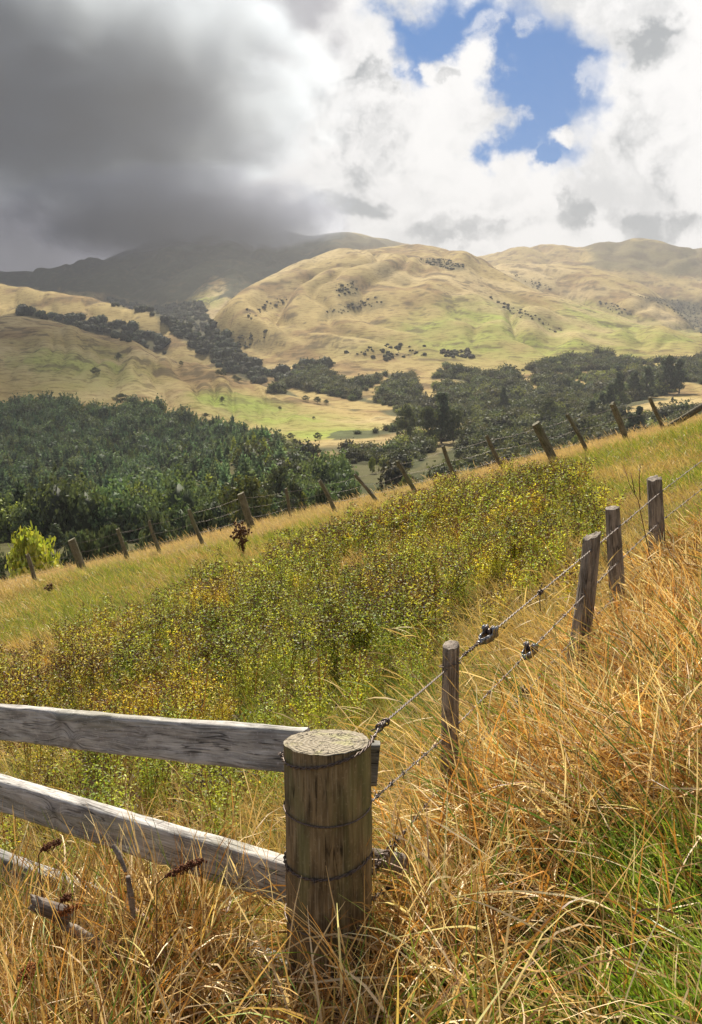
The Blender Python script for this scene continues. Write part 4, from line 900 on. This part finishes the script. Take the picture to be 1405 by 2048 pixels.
def pal(n, cols, wts, var=.22):
    cols = np.array(cols); i = rng.choice(len(cols), n, p=np.array(wts)/sum(wts)); return cols[i]*rng.uniform(1-var, 1+var, (n, 1))
def U(a, b, n): return rng.uniform(a, b, n)
def onfield(x, y, sink=.01): return np.stack([x, y, field_z(x, y)-sink], 1)
fxl_y = np.array([2.39]+[p[4] for p in npost]); fxl_x = np.array([ptop[0]]+[p[1][0] for p in npost])
def fence_x(y): return np.interp(y, fxl_y, fxl_x)
STRAW = [(.55,.36,.145),(.78,.60,.36),(.50,.245,.065),(.22,.11,.04),(.54,.40,.12),(.16,.19,.05)]
def clear_of_posts(x, y):
    k = np.hypot(x-ptop[0], y-PY0) > PR+.02
    return k
# 1 long lodged dry grass on the bank along the near fence
B = Blades()
for (y0, y1, dens, K, wm) in [(1.75, 3.4, 1250, 8, 1.), (3.4, 5.2, 950, 7, 1.15), (5.2, 9.5, 620, 5, 1.7)]:
    hk = .95 if y1 < 4 else (.74 if y1 < 6 else .50); wdt = 3.4 if y1 < 6 else 4.5; n = int((y1-y0)*wdt*dens); y = U(y0, y1, n); x = fence_x(y)-.12+U(0, 1, n)**1.0*wdt
    P = onfield(x, y); px, py = proj(P); clump = fbm(x*2.2, y*2.2, 6, 3)
    fx = fence_x(y); keep = (px < 1500) & clear_of_posts(x, y) & (rng.random(n) < .55+.6*clump+.25)
    keep &= ~((y < 2.75) & (x < .42)) & ~((y < PY0) & (x < .55) & (rng.random(n) < .7)); keep &= rng.random(n) < sstep(-.12, .30, x-fx+.1*clump)*.9+.1
    keep &= ~inpoly(px, py, [(1160,1830),(1230,1760),(1500,1660),(1500,2200),(840,2200),(900,2040)]) | (rng.random(n) < .24)
    P = P[keep]; n = len(P); px = px[keep]; clump = clump[keep]
    up = rng.random(n) < .3; az = np.where(up, U(0, 6.28, n), math.pi+.25+rng.normal(size=n)*.55); th = np.where(up, U(.05, .5, n), U(.55, 1.25, n)); cl = np.where(rng.random(n) < .18, U(.7, 2.0, n), U(-.1, .4, n))
    c = pal(n, STRAW, (.26, .26, .20, .22, .03, .05), .35)*(1+.4*clump[:, None])
    B.add(P, U(.38, .86, n)*hk, U(.0032, .0088, n)*wm*np.interp(P[:, 1], [1.75, 2.4], [.6, 1]), az, th, cl, c, K, .5, kink=.45)
    m = int(n*1.1); q = rng.integers(0, n, m); Pm = P[q]+np.stack([rng.normal(size=m)*.06, rng.normal(size=m)*.06, rng.random(m)**1.6*.26*hk], 1)
    B.add(Pm, U(.10, .34, m), U(.003, .0085, m)*wm, math.pi+rng.normal(size=m)*1.3, U(.8, 1.75, m), U(-.6, .9, m), pal(m, STRAW, (.24, .26, .16, .30, .02, .02), .35), 4, .7, kink=.5)
    m = int(n*.10); q = rng.integers(0, n, m); B.add(P[q], U(.6, 1.0, m)*hk, U(.0026, .004, m)*wm, math.pi+.3+rng.normal(size=m)*.7, U(.25, .8, m), U(.2, .9, m), pal(m, STRAW[:2], (.5, .5)), K+3, .4, head=U(.5, 1.1, m))
B.build('dry_grass_bank', 'long lodged straw coloured grass on the bank along the near wire fence')
# 2 fresh green grass at lower right
B = Blades(); n = 26000; x = U(-.15, 2.6, n); y = U(1.5, 3.9, n); P = onfield(x, y); px, py = proj(P)
g = inpoly(px, py, [(1150,1810),(1220,1730),(1300,1700),(1500,1640),(1500,2300),(760,2300),(830,2040),(930,2010),(1040,1990),(1100,1950)]); cl = fbm(x*3, y*3, 9, 3); k = g & (rng.random(n) < .62+.8*cl)
P = P[k]; n = len(P); dry = rng.random(n) < .18
c = np.where(dry[:, None], pal(n, STRAW[:3], (1, 1, 1)), pal(n, [(.24,.40,.04),(.38,.52,.07),(.15,.26,.035),(.48,.54,.10)], (.4, .3, .15, .15)))
B.add(P, U(.12, .30, n), U(.004, .0078, n), math.pi*.95+rng.normal(size=n)*1.0, U(.1, .75, n), U(.2, 1.4, n), c, 6, .5)
n = 300; x = U(.5, 2.4, n); y = U(2.6, 4.4, n); P = onfield(x, y); B.add(P, U(.4, .75, n), U(.006, .010, n), math.pi+rng.normal(size=n)*.7, U(.3, .8, n), U(.2, 1.1, n), pal(n, [(.09,.16,.03),(.16,.24,.04)], (1, 1)), 8, .4)
B.build('green_grass', 'fresh bright green grass blades at the lower right corner')
# 3 arching dry grass in front of the rails
B = Blades(); n = 24000; x = U(-1.9, .42, n); y = U(1.7, 2.95, n); P = onfield(x, y); px, py = proj(P); cl = fbm(x*3.1, y*3.1, 11, 3)
fy_rail = np.interp(px, [35, 570], [3.15, 2.5]); k = (py > 1700) & clear_of_posts(x, y) & (rng.random(n) < .62+.75*cl) & (y < fy_rail+.1) & ~((px > 540) & (y < PY0+.1) & (x > ptop[0]-.30) & (rng.random(n) < .8))
P = P[k]; n = len(P); cl = cl[k]
gr = rng.random(n) < .15; c = np.where(gr[:, None], pal(n, [(.13,.2,.035),(.22,.27,.05)], (1, 1)), pal(n, STRAW, (.30, .30, .16, .16, .06, .02), .3))*(1+.2*cl[:, None])
arch = rng.random(n) < .5; B.add(P, np.where(arch, U(.38, .75, n), U(.25, .75, n)), U(.0036, .0105, n), U(0, 6.28, n), U(.05, .5, n), np.where(arch, U(1.3, 2.7, n), U(.1, .9, n)), c, 8, .8, 1.3, kink=.3)
m = 9000; q = rng.integers(0, n, m); B.add(P[q]+np.stack([rng.normal(size=m)*.05, rng.normal(size=m)*.05, rng.random(m)**1.5*.3], 1), U(.10, .32, m), U(.003, .008, m), U(0, 6.28, m), U(.8, 1.75, m), U(-.6, 1.2, m), pal(m, STRAW, (.24, .26, .16, .26, .04, .04), .35), 4, .8, kink=.5)
n = 420; x = U(-1.75, -.15, n); y = U(2.2, 2.9, n); B.add(onfield(x, y), U(.45, .85, n), U(.0022, .0038, n), U(0, 6.28, n), U(.0, .35, n), U(.0, .5, n), pal(n, STRAW[:3], (1, 1, .6)), 8, .3, .6, head=U(0, .8, n))
# curls at the foot of the round post
n = 420; a = U(-2.9, .35, n); rr = PR+.03+U(0, .26, n); x = ptop[0]+rr*np.cos(a); y = PY0+rr*np.sin(a); B.add(onfield(x, y), U(.22, .62, n), U(.0035, .0075, n), U(0, 6.28, n), U(.0, .45, n), U(.9, 3.4, n), pal(n, STRAW[:4], (.4, .35, .2, .1)), 10, 1.0, 1.6)
B.build('dry_grass_front', 'arching dry golden grass in front of the timber rails and round post')
# 4 short paddock grass
B = Blades(); FIELDLEFT = [(-100,1235),(200,1190),(420,1110),(480,1120),(380,1190),(150,1280),(-100,1345)]
WEED = [(-160,1350),(20,1330),(150,1285),(250,1240),(330,1200),(420,1150),(560,1110),(700,1052),(850,985),(900,965),(1000,948),(1080,935),(1150,950),(1195,1000),(1160,1080),(1120,1150),(1020,1180),(900,1210),(840,1255),(790,1310),(720,1370),(640,1430),(480,1490),(420,1620),(150,1680),(-160,1700)]
for (y0, y1, dens, K, wm, lm) in [(2.6, 5.5, 1900, 4, 1.25, 1.1), (5.5, 11, 760, 3, 2.1, 1.1), (11, 18, 380, 3, 3.4, 1.2), (18, 28.5, 300, 2, 4.6, 1.25)]:
    yy = U(y0, y1, int(dens*(y1-y0)*(y0+y1)*.60)); n = len(yy); x = U(-.55, .75, n)*yy*1.0; d = yy-fence_y(x); k = d < 3.2; x, yy, d = x[k], yy[k], d[k]
    P = onfield(x, yy); px, py = proj(P); k = (px > -300) & (px < 2300) & clear_of_posts(x, yy) & ~((x > fence_x(yy)+.5) & (yy < 8.5) & (px < 1450)); P, x, yy, d, px, py = P[k], x[k], yy[k], d[k], px[k], py[k]; n = len(P)
    g = fbm(x*.55+3, yy*.55, 14, 4)+.35*inpoly(px, py, FIELDLEFT)+.30*inpoly(px, py, WEED)-.45*sstep(-3.6, -.8, d)-.40*inpoly(px, py, [(760,1400),(800,1300),(950,1190),(1150,1180),(1369,1100),(1400,1500),(760,1700),(700,1500)])+.1*rng.normal(size=n)
    isg = rng.random(n) < sstep(-.30, .65, g)*.8
    c = np.where(isg[:, None], pal(n, [(.20,.26,.035),(.30,.33,.05),(.40,.39,.075)], (.45, .35, .2)), pal(n, [(.48,.34,.13),(.60,.46,.23),(.40,.24,.08),(.54,.42,.13)], (.4, .25, .15, .2)))
    pale_ = sstep(-3.2, -.4, d)[:, None]; c = c*(1-pale_*.65)+np.array([.60, .45, .25])*pale_*.65*rng.uniform(.8, 1.15, (n, 1))
    fr = (rng.random(n) < .25*sstep(-2.4, -.2, d)); L = U(.10, .30, n)*lm*np.where(fr, 1.25, 1)*np.interp(d, [-2.5, -.5], [1, .72]); az = U(0, 6.28, n); az = np.where(rng.random(n) < .5, math.pi+rng.normal(size=n)*.8, az)
    B.add(P, L, U(.0016, .0034, n)*wm, az, U(.1, .95, n), U(.1, 1.2, n), c, K, .5, .8)
B.build('paddock_grass', 'short mixed straw and green grass covering the sloping paddock')
# 5 seeding grass heads, tall and pale
B = Blades()
n = 900; x = U(-13, 11, n); y = fence_y(x)+np.abs(rng.normal(size=n))*1.0+.25; B.add(onfield(x, y), U(.25, .5, n), U(.008, .014, n), math.pi+rng.normal(size=n)*1.1, U(.1, .6, n), U(.2, 1.0, n), pal(n, [(.60,.46,.27),(.5,.36,.17)], (1, 1)), 5, .4, .5, head=U(.3, .9, n))
n = 420; y = U(2.9, 6.5, n); x = fence_x(y)-U(-.1, 1.0, n)**1.5; B.add(onfield(x, y), U(.4, .8, n), U(.003, .0048, n), np.where(rng.random(n) < .7, 0.2, math.pi)+rng.normal(size=n)*.6, U(.1, .6, n), U(.5, 1.7, n), pal(n, [(.60,.46,.22),(.52,.36,.13)], (1, 1)), 11, .4, .5, head=U(.6, 1.5, n))
n = 160; x = U(-1.6, 0, n); y = U(2.75, 4.2, n); B.add(onfield(x, y), U(.3, .62, n), U(.0025, .0042, n), U(0, 6.28, n), U(.1, .5, n), U(.4, 1.5, n), pal(n, STRAW[:2], (1, 1)), 9, .4, .5, head=U(.2, .9, n))
B.build('seeding_grass', 'pale nodding seed heads of tall grass along both fences')
# 6 weeds
def weed_proto(seed, stems, lv, ls, hd, hs):
    r = np.random.default_rng(seed); V = []; Q = []; C = []; n = 0
    def put(v, q, c):
        nonlocal n
        V.append(v); Q.append(q+n); C.append(c); n += len(v)
    tone = np.array([(.36,.44,.060),(.49,.53,.070),(.24,.35,.052),(.56,.49,.055),(.32,.22,.06)])
    for i in range(stems):
        a = r.uniform(0, 6.28); q = r.uniform(.02, .15); h = r.uniform(.55, 1.0); p0 = np.array([q*.5*math.cos(a), q*.5*math.sin(a), -.03]); tip = np.array([q*math.cos(a)*1.7, q*math.sin(a)*1.7, h]); tip[:2] += r.normal(size=2)*.05
        mid = p0*.45+tip*.55+[0, 0, .03]; mid[:2] *= .8; pts = np.array([p0, mid, tip]); s_ = .006
        for A_, B_ in ((p0, mid), (mid, tip)):
            b = r.uniform(0, 3.14); w_ = np.array([math.cos(b), math.sin(b), 0])*s_; put(np.array([A_-w_, A_+w_, B_+w_*.6, B_-w_*.6]), np.array([[0, 1, 2, 3]]), np.tile([.14, .085, .035], (4, 1)))
        tone_i = tone[r.choice(5, p=[.42, .30, .22, .03, .03])]
        t = r.uniform(.12, .98, lv); base = np.where(t[:, None] < .55, p0+(mid-p0)*(t/.55)[:, None], mid+(tip-mid)*((t-.55)/.45)[:, None])
        aa = r.uniform(0, 6.28, lv); rad = (.02+.062*np.sin(np.clip(t, 0, 1)*2.6))*r.uniform(.25, 1.1, lv); pos = base+np.stack([rad*np.cos(aa), rad*np.sin(aa), r.uniform(-.02, .05, lv)], 1)
        nn = np.stack([np.cos(aa)*.5, np.sin(aa)*.5, np.full(lv, .8)], 1)+r.normal(size=(lv, 3))*.55; cv, cq = cards(pos, nn, ls*r.uniform(.45, .9, lv), ls*r.uniform(.8, 1.7, lv), r)
        put(cv, cq, np.repeat(tone_i*r.uniform(.6, 1.35, (lv, 1))*np.where(r.random((lv, 1)) < .03, [[2.2, 1.6, .8]], [[1, 1, 1]]), 4, 0))
        k = hd; ang = r.uniform(0, 6.28, k); rr = .11*np.sqrt(r.random(k)); hp = tip+np.stack([rr*np.cos(ang), rr*np.sin(ang), r.uniform(-.12, .06, k)-rr*.3], 1)
        cv, cq = cards(hp, r.normal(size=(k, 3)), hs*r.uniform(.6, 1.2, k), hs*r.uniform(.7, 1.3, k), r); put(cv, cq, np.repeat(np.array([[.055, .030, .018]])*r.uniform(.5, 2.0, (k, 1)), 4, 0))
        for f in hp[::3]:
            w_ = np.array([.0025, .001, 0]); A_ = tip-[0, 0, .10]; put(np.array([A_-w_, A_+w_, f+w_, f-w_]), np.array([[0, 1, 2, 3]]), np.tile([.09, .06, .025], (4, 1)))
    return np.concatenate(V), np.concatenate(Q), np.zeros((0, 3), int), np.concatenate(C)
Vs = []; Qs = []; Cs = []; off = 0
for (y0, y1, dens, st, lv, ls, hd, hs) in [(3.1, 6.2, 21, 6, 100, .022, 30, .0175), (6.2, 11, 19, 6, 62, .031, 25, .0245), (11, 24, 15, 6, 34, .045, 18, .0315)]:
    pr = [weed_proto(int(y0*10)+i, st, lv, ls, hd, hs) for i in range(5)]; n = int(dens*(y1-y0)*(y0+y1)*.5); y = U(y0, y1, n); x = U(-.52, .42, n)*y; h = U(.34, .62, n)*np.interp(y, [3, 5, 20], [.85, 1, 1.05])
    P = onfield(x, y, .0); px, py = proj(P+np.array([0, 0, .3])); e = rng.normal(size=(2, n))*np.interp(y, [3, 20], [55, 16])
    k = inpoly(px+e[0], py+e[1]*.5, WEED) & (rng.random(n) < .75+.7*fbm(x*.8, y*.8, 21, 3)); rl_y = np.interp(px, [35, 570, 760], [3.3, 2.62, 2.6]); k &= (y > rl_y+.25) & ~((np.abs(px-487) < 42) & (py < 1150))
    P, h = P[k], h[k]; n = len(P); tn = 1+.30*fbm(P[:, 0]*.9, P[:, 1]*.9, 31, 3); yl = sstep(.25, .7, fbm(P[:, 0]*1.3+9, P[:, 1]*1.3, 33, 3)); br_ = sstep(.2, .7, fbm(P[:, 0]*1.1, P[:, 1]*1.1+7, 37, 3))
    tint = np.stack([tn*(1+.3*yl+.1*br_), tn*(1+.15*yl-.15*br_), tn*(1-.1*yl-.1*br_)], 1); pick = rng.integers(0, 5, n)
    for i in range(5):
        m = pick == i; s_ = h[m]; v, q, t, c = tiled(*pr[i], P[m], np.stack([s_*1.15, s_*1.15, s_], 1), U(0, 6.28, m.sum()), tint[m]); Vs.append(v); Qs.append(q+off); Cs.append(c); off += len(v)
o = obj('weed_patch', mesh('weed_patch', np.concatenate(Vs), np.concatenate(Qs), None, np.concatenate(Cs), [M_WEED])); tag(o, 'dense patch of yellow green flowering weeds with dark brown seed heads in the paddock', 'weeds', kind='stuff')
# ------------------------------------------------------------------ camera, sun, sky, air
cam = bpy.data.cameras.new('camera'); co = bpy.data.objects.new('camera', cam); COL.objects.link(co)
co.location = (0, 0, CZ); co.rotation_euler = (math.pi/2-PITCH, 0, 0)
cam.sensor_fit = 'VERTICAL'; cam.sensor_height = 36; cam.lens = F_PX*36/H_PX; cam.clip_start = .05; cam.clip_end = 30000
scene.camera = co
sl = bpy.data.lights.new('sun', 'SUN'); sl.energy = 5.0; sl.angle = R(.6); sl.color = (1, .92, .78)
so = bpy.data.objects.new('sun', sl); COL.objects.link(so)
sd = Vector((math.sin(SUN_AZ)*math.cos(SUN_EL), math.cos(SUN_AZ)*math.cos(SUN_EL), math.sin(SUN_EL)))
so.rotation_euler = sd.to_track_quat('Z', 'Y').to_euler(); so.location = (0, 0, 60)

w = bpy.data.worlds.new('World'); scene.world = w; w.use_nodes = True; nt = w.node_tree; nt.nodes.clear(); k = NT(nt)
STR = .1
sky = k.n('ShaderNodeTexSky', sky_type='NISHITA'); sky.sun_disc = False; sky.sun_elevation = SUN_EL; sky.sun_rotation = SUN_AZ
sky.air_density = 1.0; sky.dust_density = .3; sky.ozone_density = 3
D = k.n('ShaderNodeTexCoord').outputs['Generated']
sx = k.n('ShaderNodeSeparateXYZ'); k.l(D, sx.inputs[0])
yc = k.math('MAXIMUM', sx.outputs[1], .12)
P0 = k.n('ShaderNodeCombineXYZ'); k.l(k.math('DIVIDE', sx.outputs[0], yc), P0.inputs[0]); k.l(k.math('DIVIDE', sx.outputs[2], yc), P0.inputs[1])
P0 = P0.outputs[0]
nb = k.noise(P0, 5.5, 9, .58, out='Color'); nf = k.noise(P0, 22, 6, .62, out='Color')
P = k.vmath('ADD', P0, k.vmath('SCALE', k.vmath('SUBTRACT', nb, (.5, .5, .5)), scale=.17))
P = k.vmath('ADD', P, k.vmath('SCALE', k.vmath('SUBTRACT', nf, (.5, .5, .5)), scale=.05))
Pw = k.vmath('ADD', P0, k.vmath('SCALE', k.vmath('SUBTRACT', nb, (.5, .5, .5)), scale=.26))
def blob(px, py, rx, ry, rot=0, vec=None, soft=(1.25, .55)):
    """soft ellipse in the sky: 1 inside, 0 outside"""
    s, e = px_se(px, py); v = k.vmath('SUBTRACT', vec or P, (float(s), float(e), 0))
    if rot:
        r = k.n('ShaderNodeVectorRotate', rotation_type='Z_AXIS'); r.inputs['Angle'].default_value = R(-rot); k.l(v, r.inputs[0]); v = r.outputs[0]
    v = k.vmath('MULTIPLY', v, (F_PX/rx, F_PX/ry, 0)); o = k.n('ShaderNodeVectorMath', operation='LENGTH'); k.l(v, o.inputs[0])
    return k.ss(o.outputs['Value'], soft[0], soft[1])
def union(a):
    r = a[0]
    for b in a[1:]: r = k.math('MAXIMUM', r, b)
    return r
# the blue gap, and the cumulus heads that reach into it
gap = union([blob(800,70,75,60), blob(905,55,120,75), blob(820,130,40,50,-30), blob(1050,110,95,120), blob(1130,120,95,110), blob(1075,230,85,110,20), blob(1000,285,60,45,0), blob(1060,320,45,25,10)])
heads = union([blob(945,120,55,50), blob(900,175,70,60), blob(930,220,70,55), blob(850,140,34,28), blob(830,230,90,70), blob(700,110,95,80), blob(1115,268,55,22,10)])
wisp = k.math('MULTIPLY', union([blob(975,50,50,28), blob(700,60,70,25), blob(1180,145,42,30), blob(1215,40,40,45,0), blob(1075,35,25,20)]), .55)
blue = k.math('MULTIPLY', gap, k.math('SUBTRACT', 1, heads), clamp=True)
blue = k.math('MULTIPLY', blue, k.math('SUBTRACT', 1, k.math('MULTIPLY', wisp, k.ss(k.noise(P, 14, 6, .65), .38, .6))))
# cloud light and dark
dens = k.noise(Pw, 6.5, 7, .55); fine = k.noise(P, 24, 6, .6)
front = k.math('ADD', k.math('MULTIPLY', dens, .75), k.math('MULTIPLY', fine, .25))
grey_spots = union([blob(745,285,75,80), blob(640,215,110,50), blob(730,170,45,40), blob(1130,440,45,45), blob(1310,215,75,75), blob(990,380,40,45), blob(1320,60,60,50), blob(1380,330,50,60), blob(690,420,90,30), blob(960,470,120,30), blob(880,150,20,14), blob(1320,440,90,40)])
lum = k.math('SUBTRACT', 1.08, k.math('MULTIPLY', grey_spots, k.math('MULTIPLY', k.ss(front, .30, .66), .72)))
lum = k.math('SUBTRACT', lum, k.math('MULTIPLY', k.ss(dens, .40, .64), .42))
sP = k.n('ShaderNodeSeparateXYZ'); k.l(Pw, sP.inputs[0])
sl0, sl1 = (float(px_se(x, 300)[0]) for x in (330, 640))
tilt = k.math('ADD', sP.outputs[0], k.math('MULTIPLY', k.math('SUBTRACT', sP.outputs[1], .25), -.28))
storm = k.ss(tilt, sl1, sl0)
storm = union([storm, k.math('MULTIPLY', blob(560,60,110,90,0,Pw), .8), k.math('MULTIPLY', blob(560,470,120,35,0,Pw), .75)])
sn = k.noise(Pw, 3.2, 6, .55)
slum = k.math('ADD', .15, k.math('MULTIPLY', k.ss(sn, .3, .7), .17))
slum = k.math('ADD', slum, k.math('MULTIPLY', k.ss(sP.outputs[0], float(px_se(120,300)[0]), float(px_se(560,300)[0])), .12))
slum = k.math('SUBTRACT', slum, k.math('MULTIPLY', blob(300,100,210,90,0,Pw,(1.6,.3)), .07))
slum = k.math('ADD', slum, k.math('MULTIPLY', blob(340,260,130,120,0,Pw,(1.7,.1)), .10))
def grey(l, a, b, lo, hi):
    return k.mix(k.ss(l, lo, hi), a, b)
c_white = k.mix(k.ss(lum, .2, 1.1), (.40, .43, .455), (1.12, 1.105, 1.09))
cs = k.n('ShaderNodeVectorMath', operation='SCALE'); cs.inputs[0].default_value = (.94, .93, 1.08); k.l(slum, cs.inputs['Scale'])
cloud = k.mix(storm, c_white, cs.outputs[0])
# behind and overhead: broken cloud
nbk = k.noise(D, 2.2, 6, .6)
back_c = k.mix(k.ss(nbk, .42, .6), (.17, .25, .42), (.44, .43, .42))
isback = k.ss(sx.outputs[1], .30, .12)
skyc = k.vmath('MULTIPLY', sky.outputs[0], (.0, .46, .86))
skyl = k.vmath('SCALE', skyc, scale=STR)
col = k.mix(blue, cloud, skyl); col = k.mix(isback, col, back_c)
col = k.vmath('SCALE', col, scale=2**-EXPO/STR)
bg = k.n('ShaderNodeBackground'); k.l(col, bg.inputs[0]); bg.inputs[1].default_value = STR
ow = k.n('ShaderNodeOutputWorld'); k.l(bg.outputs[0], ow.inputs[0])
w.cycles.sampling_method = 'MANUAL'; w.cycles.sample_map_resolution = 512

# haze
def box(name, lo, hi, mat):
    lo, hi = np.array(lo, float), np.array(hi, float)
    V = np.array([[(lo, hi)[i][0], (lo, hi)[j][1], (lo, hi)[l][2]] for i in (0, 1) for j in (0, 1) for l in (0, 1)])
    Q = [(0,1,3,2),(4,6,7,5),(0,4,5,1),(2,3,7,6),(0,2,6,4),(1,5,7,3)]
    return obj(name, mesh(name, V, Q, None, None, [mat]))
m, nt = new_mat('haze_air'); kk = NT(nt); pv = kk.n('ShaderNodeVolumePrincipled'); pv.inputs['Density'].default_value = HAZE_D
pv.inputs['Color'].default_value = (.76, .77, .80, 1); pv.inputs['Anisotropy'].default_value = 0; kk.out(None, pv.outputs[0])
tag(box('haze', (-5200, -12, float(ZZ.min())-30), (5200, 6100, 1060), m), 'thin bright haze filling the air over the valley and hills', 'haze', kind='stuff')

def cloud_body(name, label, c, rad, dens, seed, col=(.9, .9, .93), g=.3, sc=1., edge=(1.0, .35), wob=.55, rate=.35):
    """ragged cloud: density fades towards the edge of an ellipsoid and is torn by noise"""
    v, t = ICO3; v = v*np.array(rad)*1.06
    m, nt = new_mat(name); q = NT(nt); p = q.n('ShaderNodeTexCoord').outputs['Object']; u = q.vmath('MULTIPLY', p, tuple(1./r for r in rad))
    o = q.n('ShaderNodeVectorMath', operation='LENGTH'); q.l(u, o.inputs[0])
    nz = q.noise(q.vmath('ADD', q.vmath('MULTIPLY', p, (1., 1., 1.6)), (seed*311., seed*97., 0.)), sc/700., 5, .6)
    r = q.math('ADD', o.outputs['Value'], q.math('MULTIPLY', q.math('SUBTRACT', .52, nz), wob*2))
    dn = q.math('MULTIPLY', q.math('MULTIPLY', q.ss(r, *edge), q.ss(o.outputs['Value'], 1.0, .85)), dens)
    pv = q.n('ShaderNodeVolumePrincipled'); q.l(dn, pv.inputs['Density']); pv.inputs['Color'].default_value = (*col, 1); pv.inputs['Anisotropy'].default_value = g
    q.out(None, pv.outputs[0]); m.cycles.volume_step_rate = rate
    ob = obj(name, mesh(name, v, None, t, None, [m], smooth=True)); ob.location = c; return tag(ob, label, 'cloud', kind='stuff')
cloud_body('low_cloud', 'dark grey cloud hanging over the mountain tops at left', at(360, 436, 3900), (950, 520, 230), .0065, 3, (.70, .76, .95), sc=3., wob=.75, rate=.25)
cloud_body('storm_cloud', 'heavy dark cloud over the left mountains', (-1700, 4800, 1680), (1800, 1850, 580), .0062, 8, (.80, .89, 1.0), .25, sc=2.2, wob=.75, rate=.2)
cloud_body('storm_cloud', 'unseen cloud added above the view to shade the left hill', (-800, 2380, 1720), (560, 800, 200), .0075, 12, (.8, .8, .84), .25)  # out of view, added for the shadow it throws on the left hill

# ------------------------------------------------------------------ render settings
scene.render.engine = 'CYCLES'; cy = scene.cycles
cy.max_bounces = 5; cy.diffuse_bounces = 2; cy.glossy_bounces = 2; cy.transmission_bounces = 4; cy.volume_bounces = 0; cy.transparent_max_bounces = 6
cy.use_denoising = True; cy.denoiser = 'OPENIMAGEDENOISE'; cy.denoising_input_passes = 'RGB_ALBEDO_NORMAL'; cy.denoising_prefilter = 'ACCURATE'
cy.sample_clamp_indirect = 4; cy.caustics_reflective = False; cy.caustics_refractive = False
cy.volume_step_rate = 4; cy.use_adaptive_sampling = True; cy.adaptive_threshold = .01
vs = scene.view_settings; vs.view_transform = 'Standard'; vs.look = 'None'; vs.exposure = EXPO; vs.gamma = 1
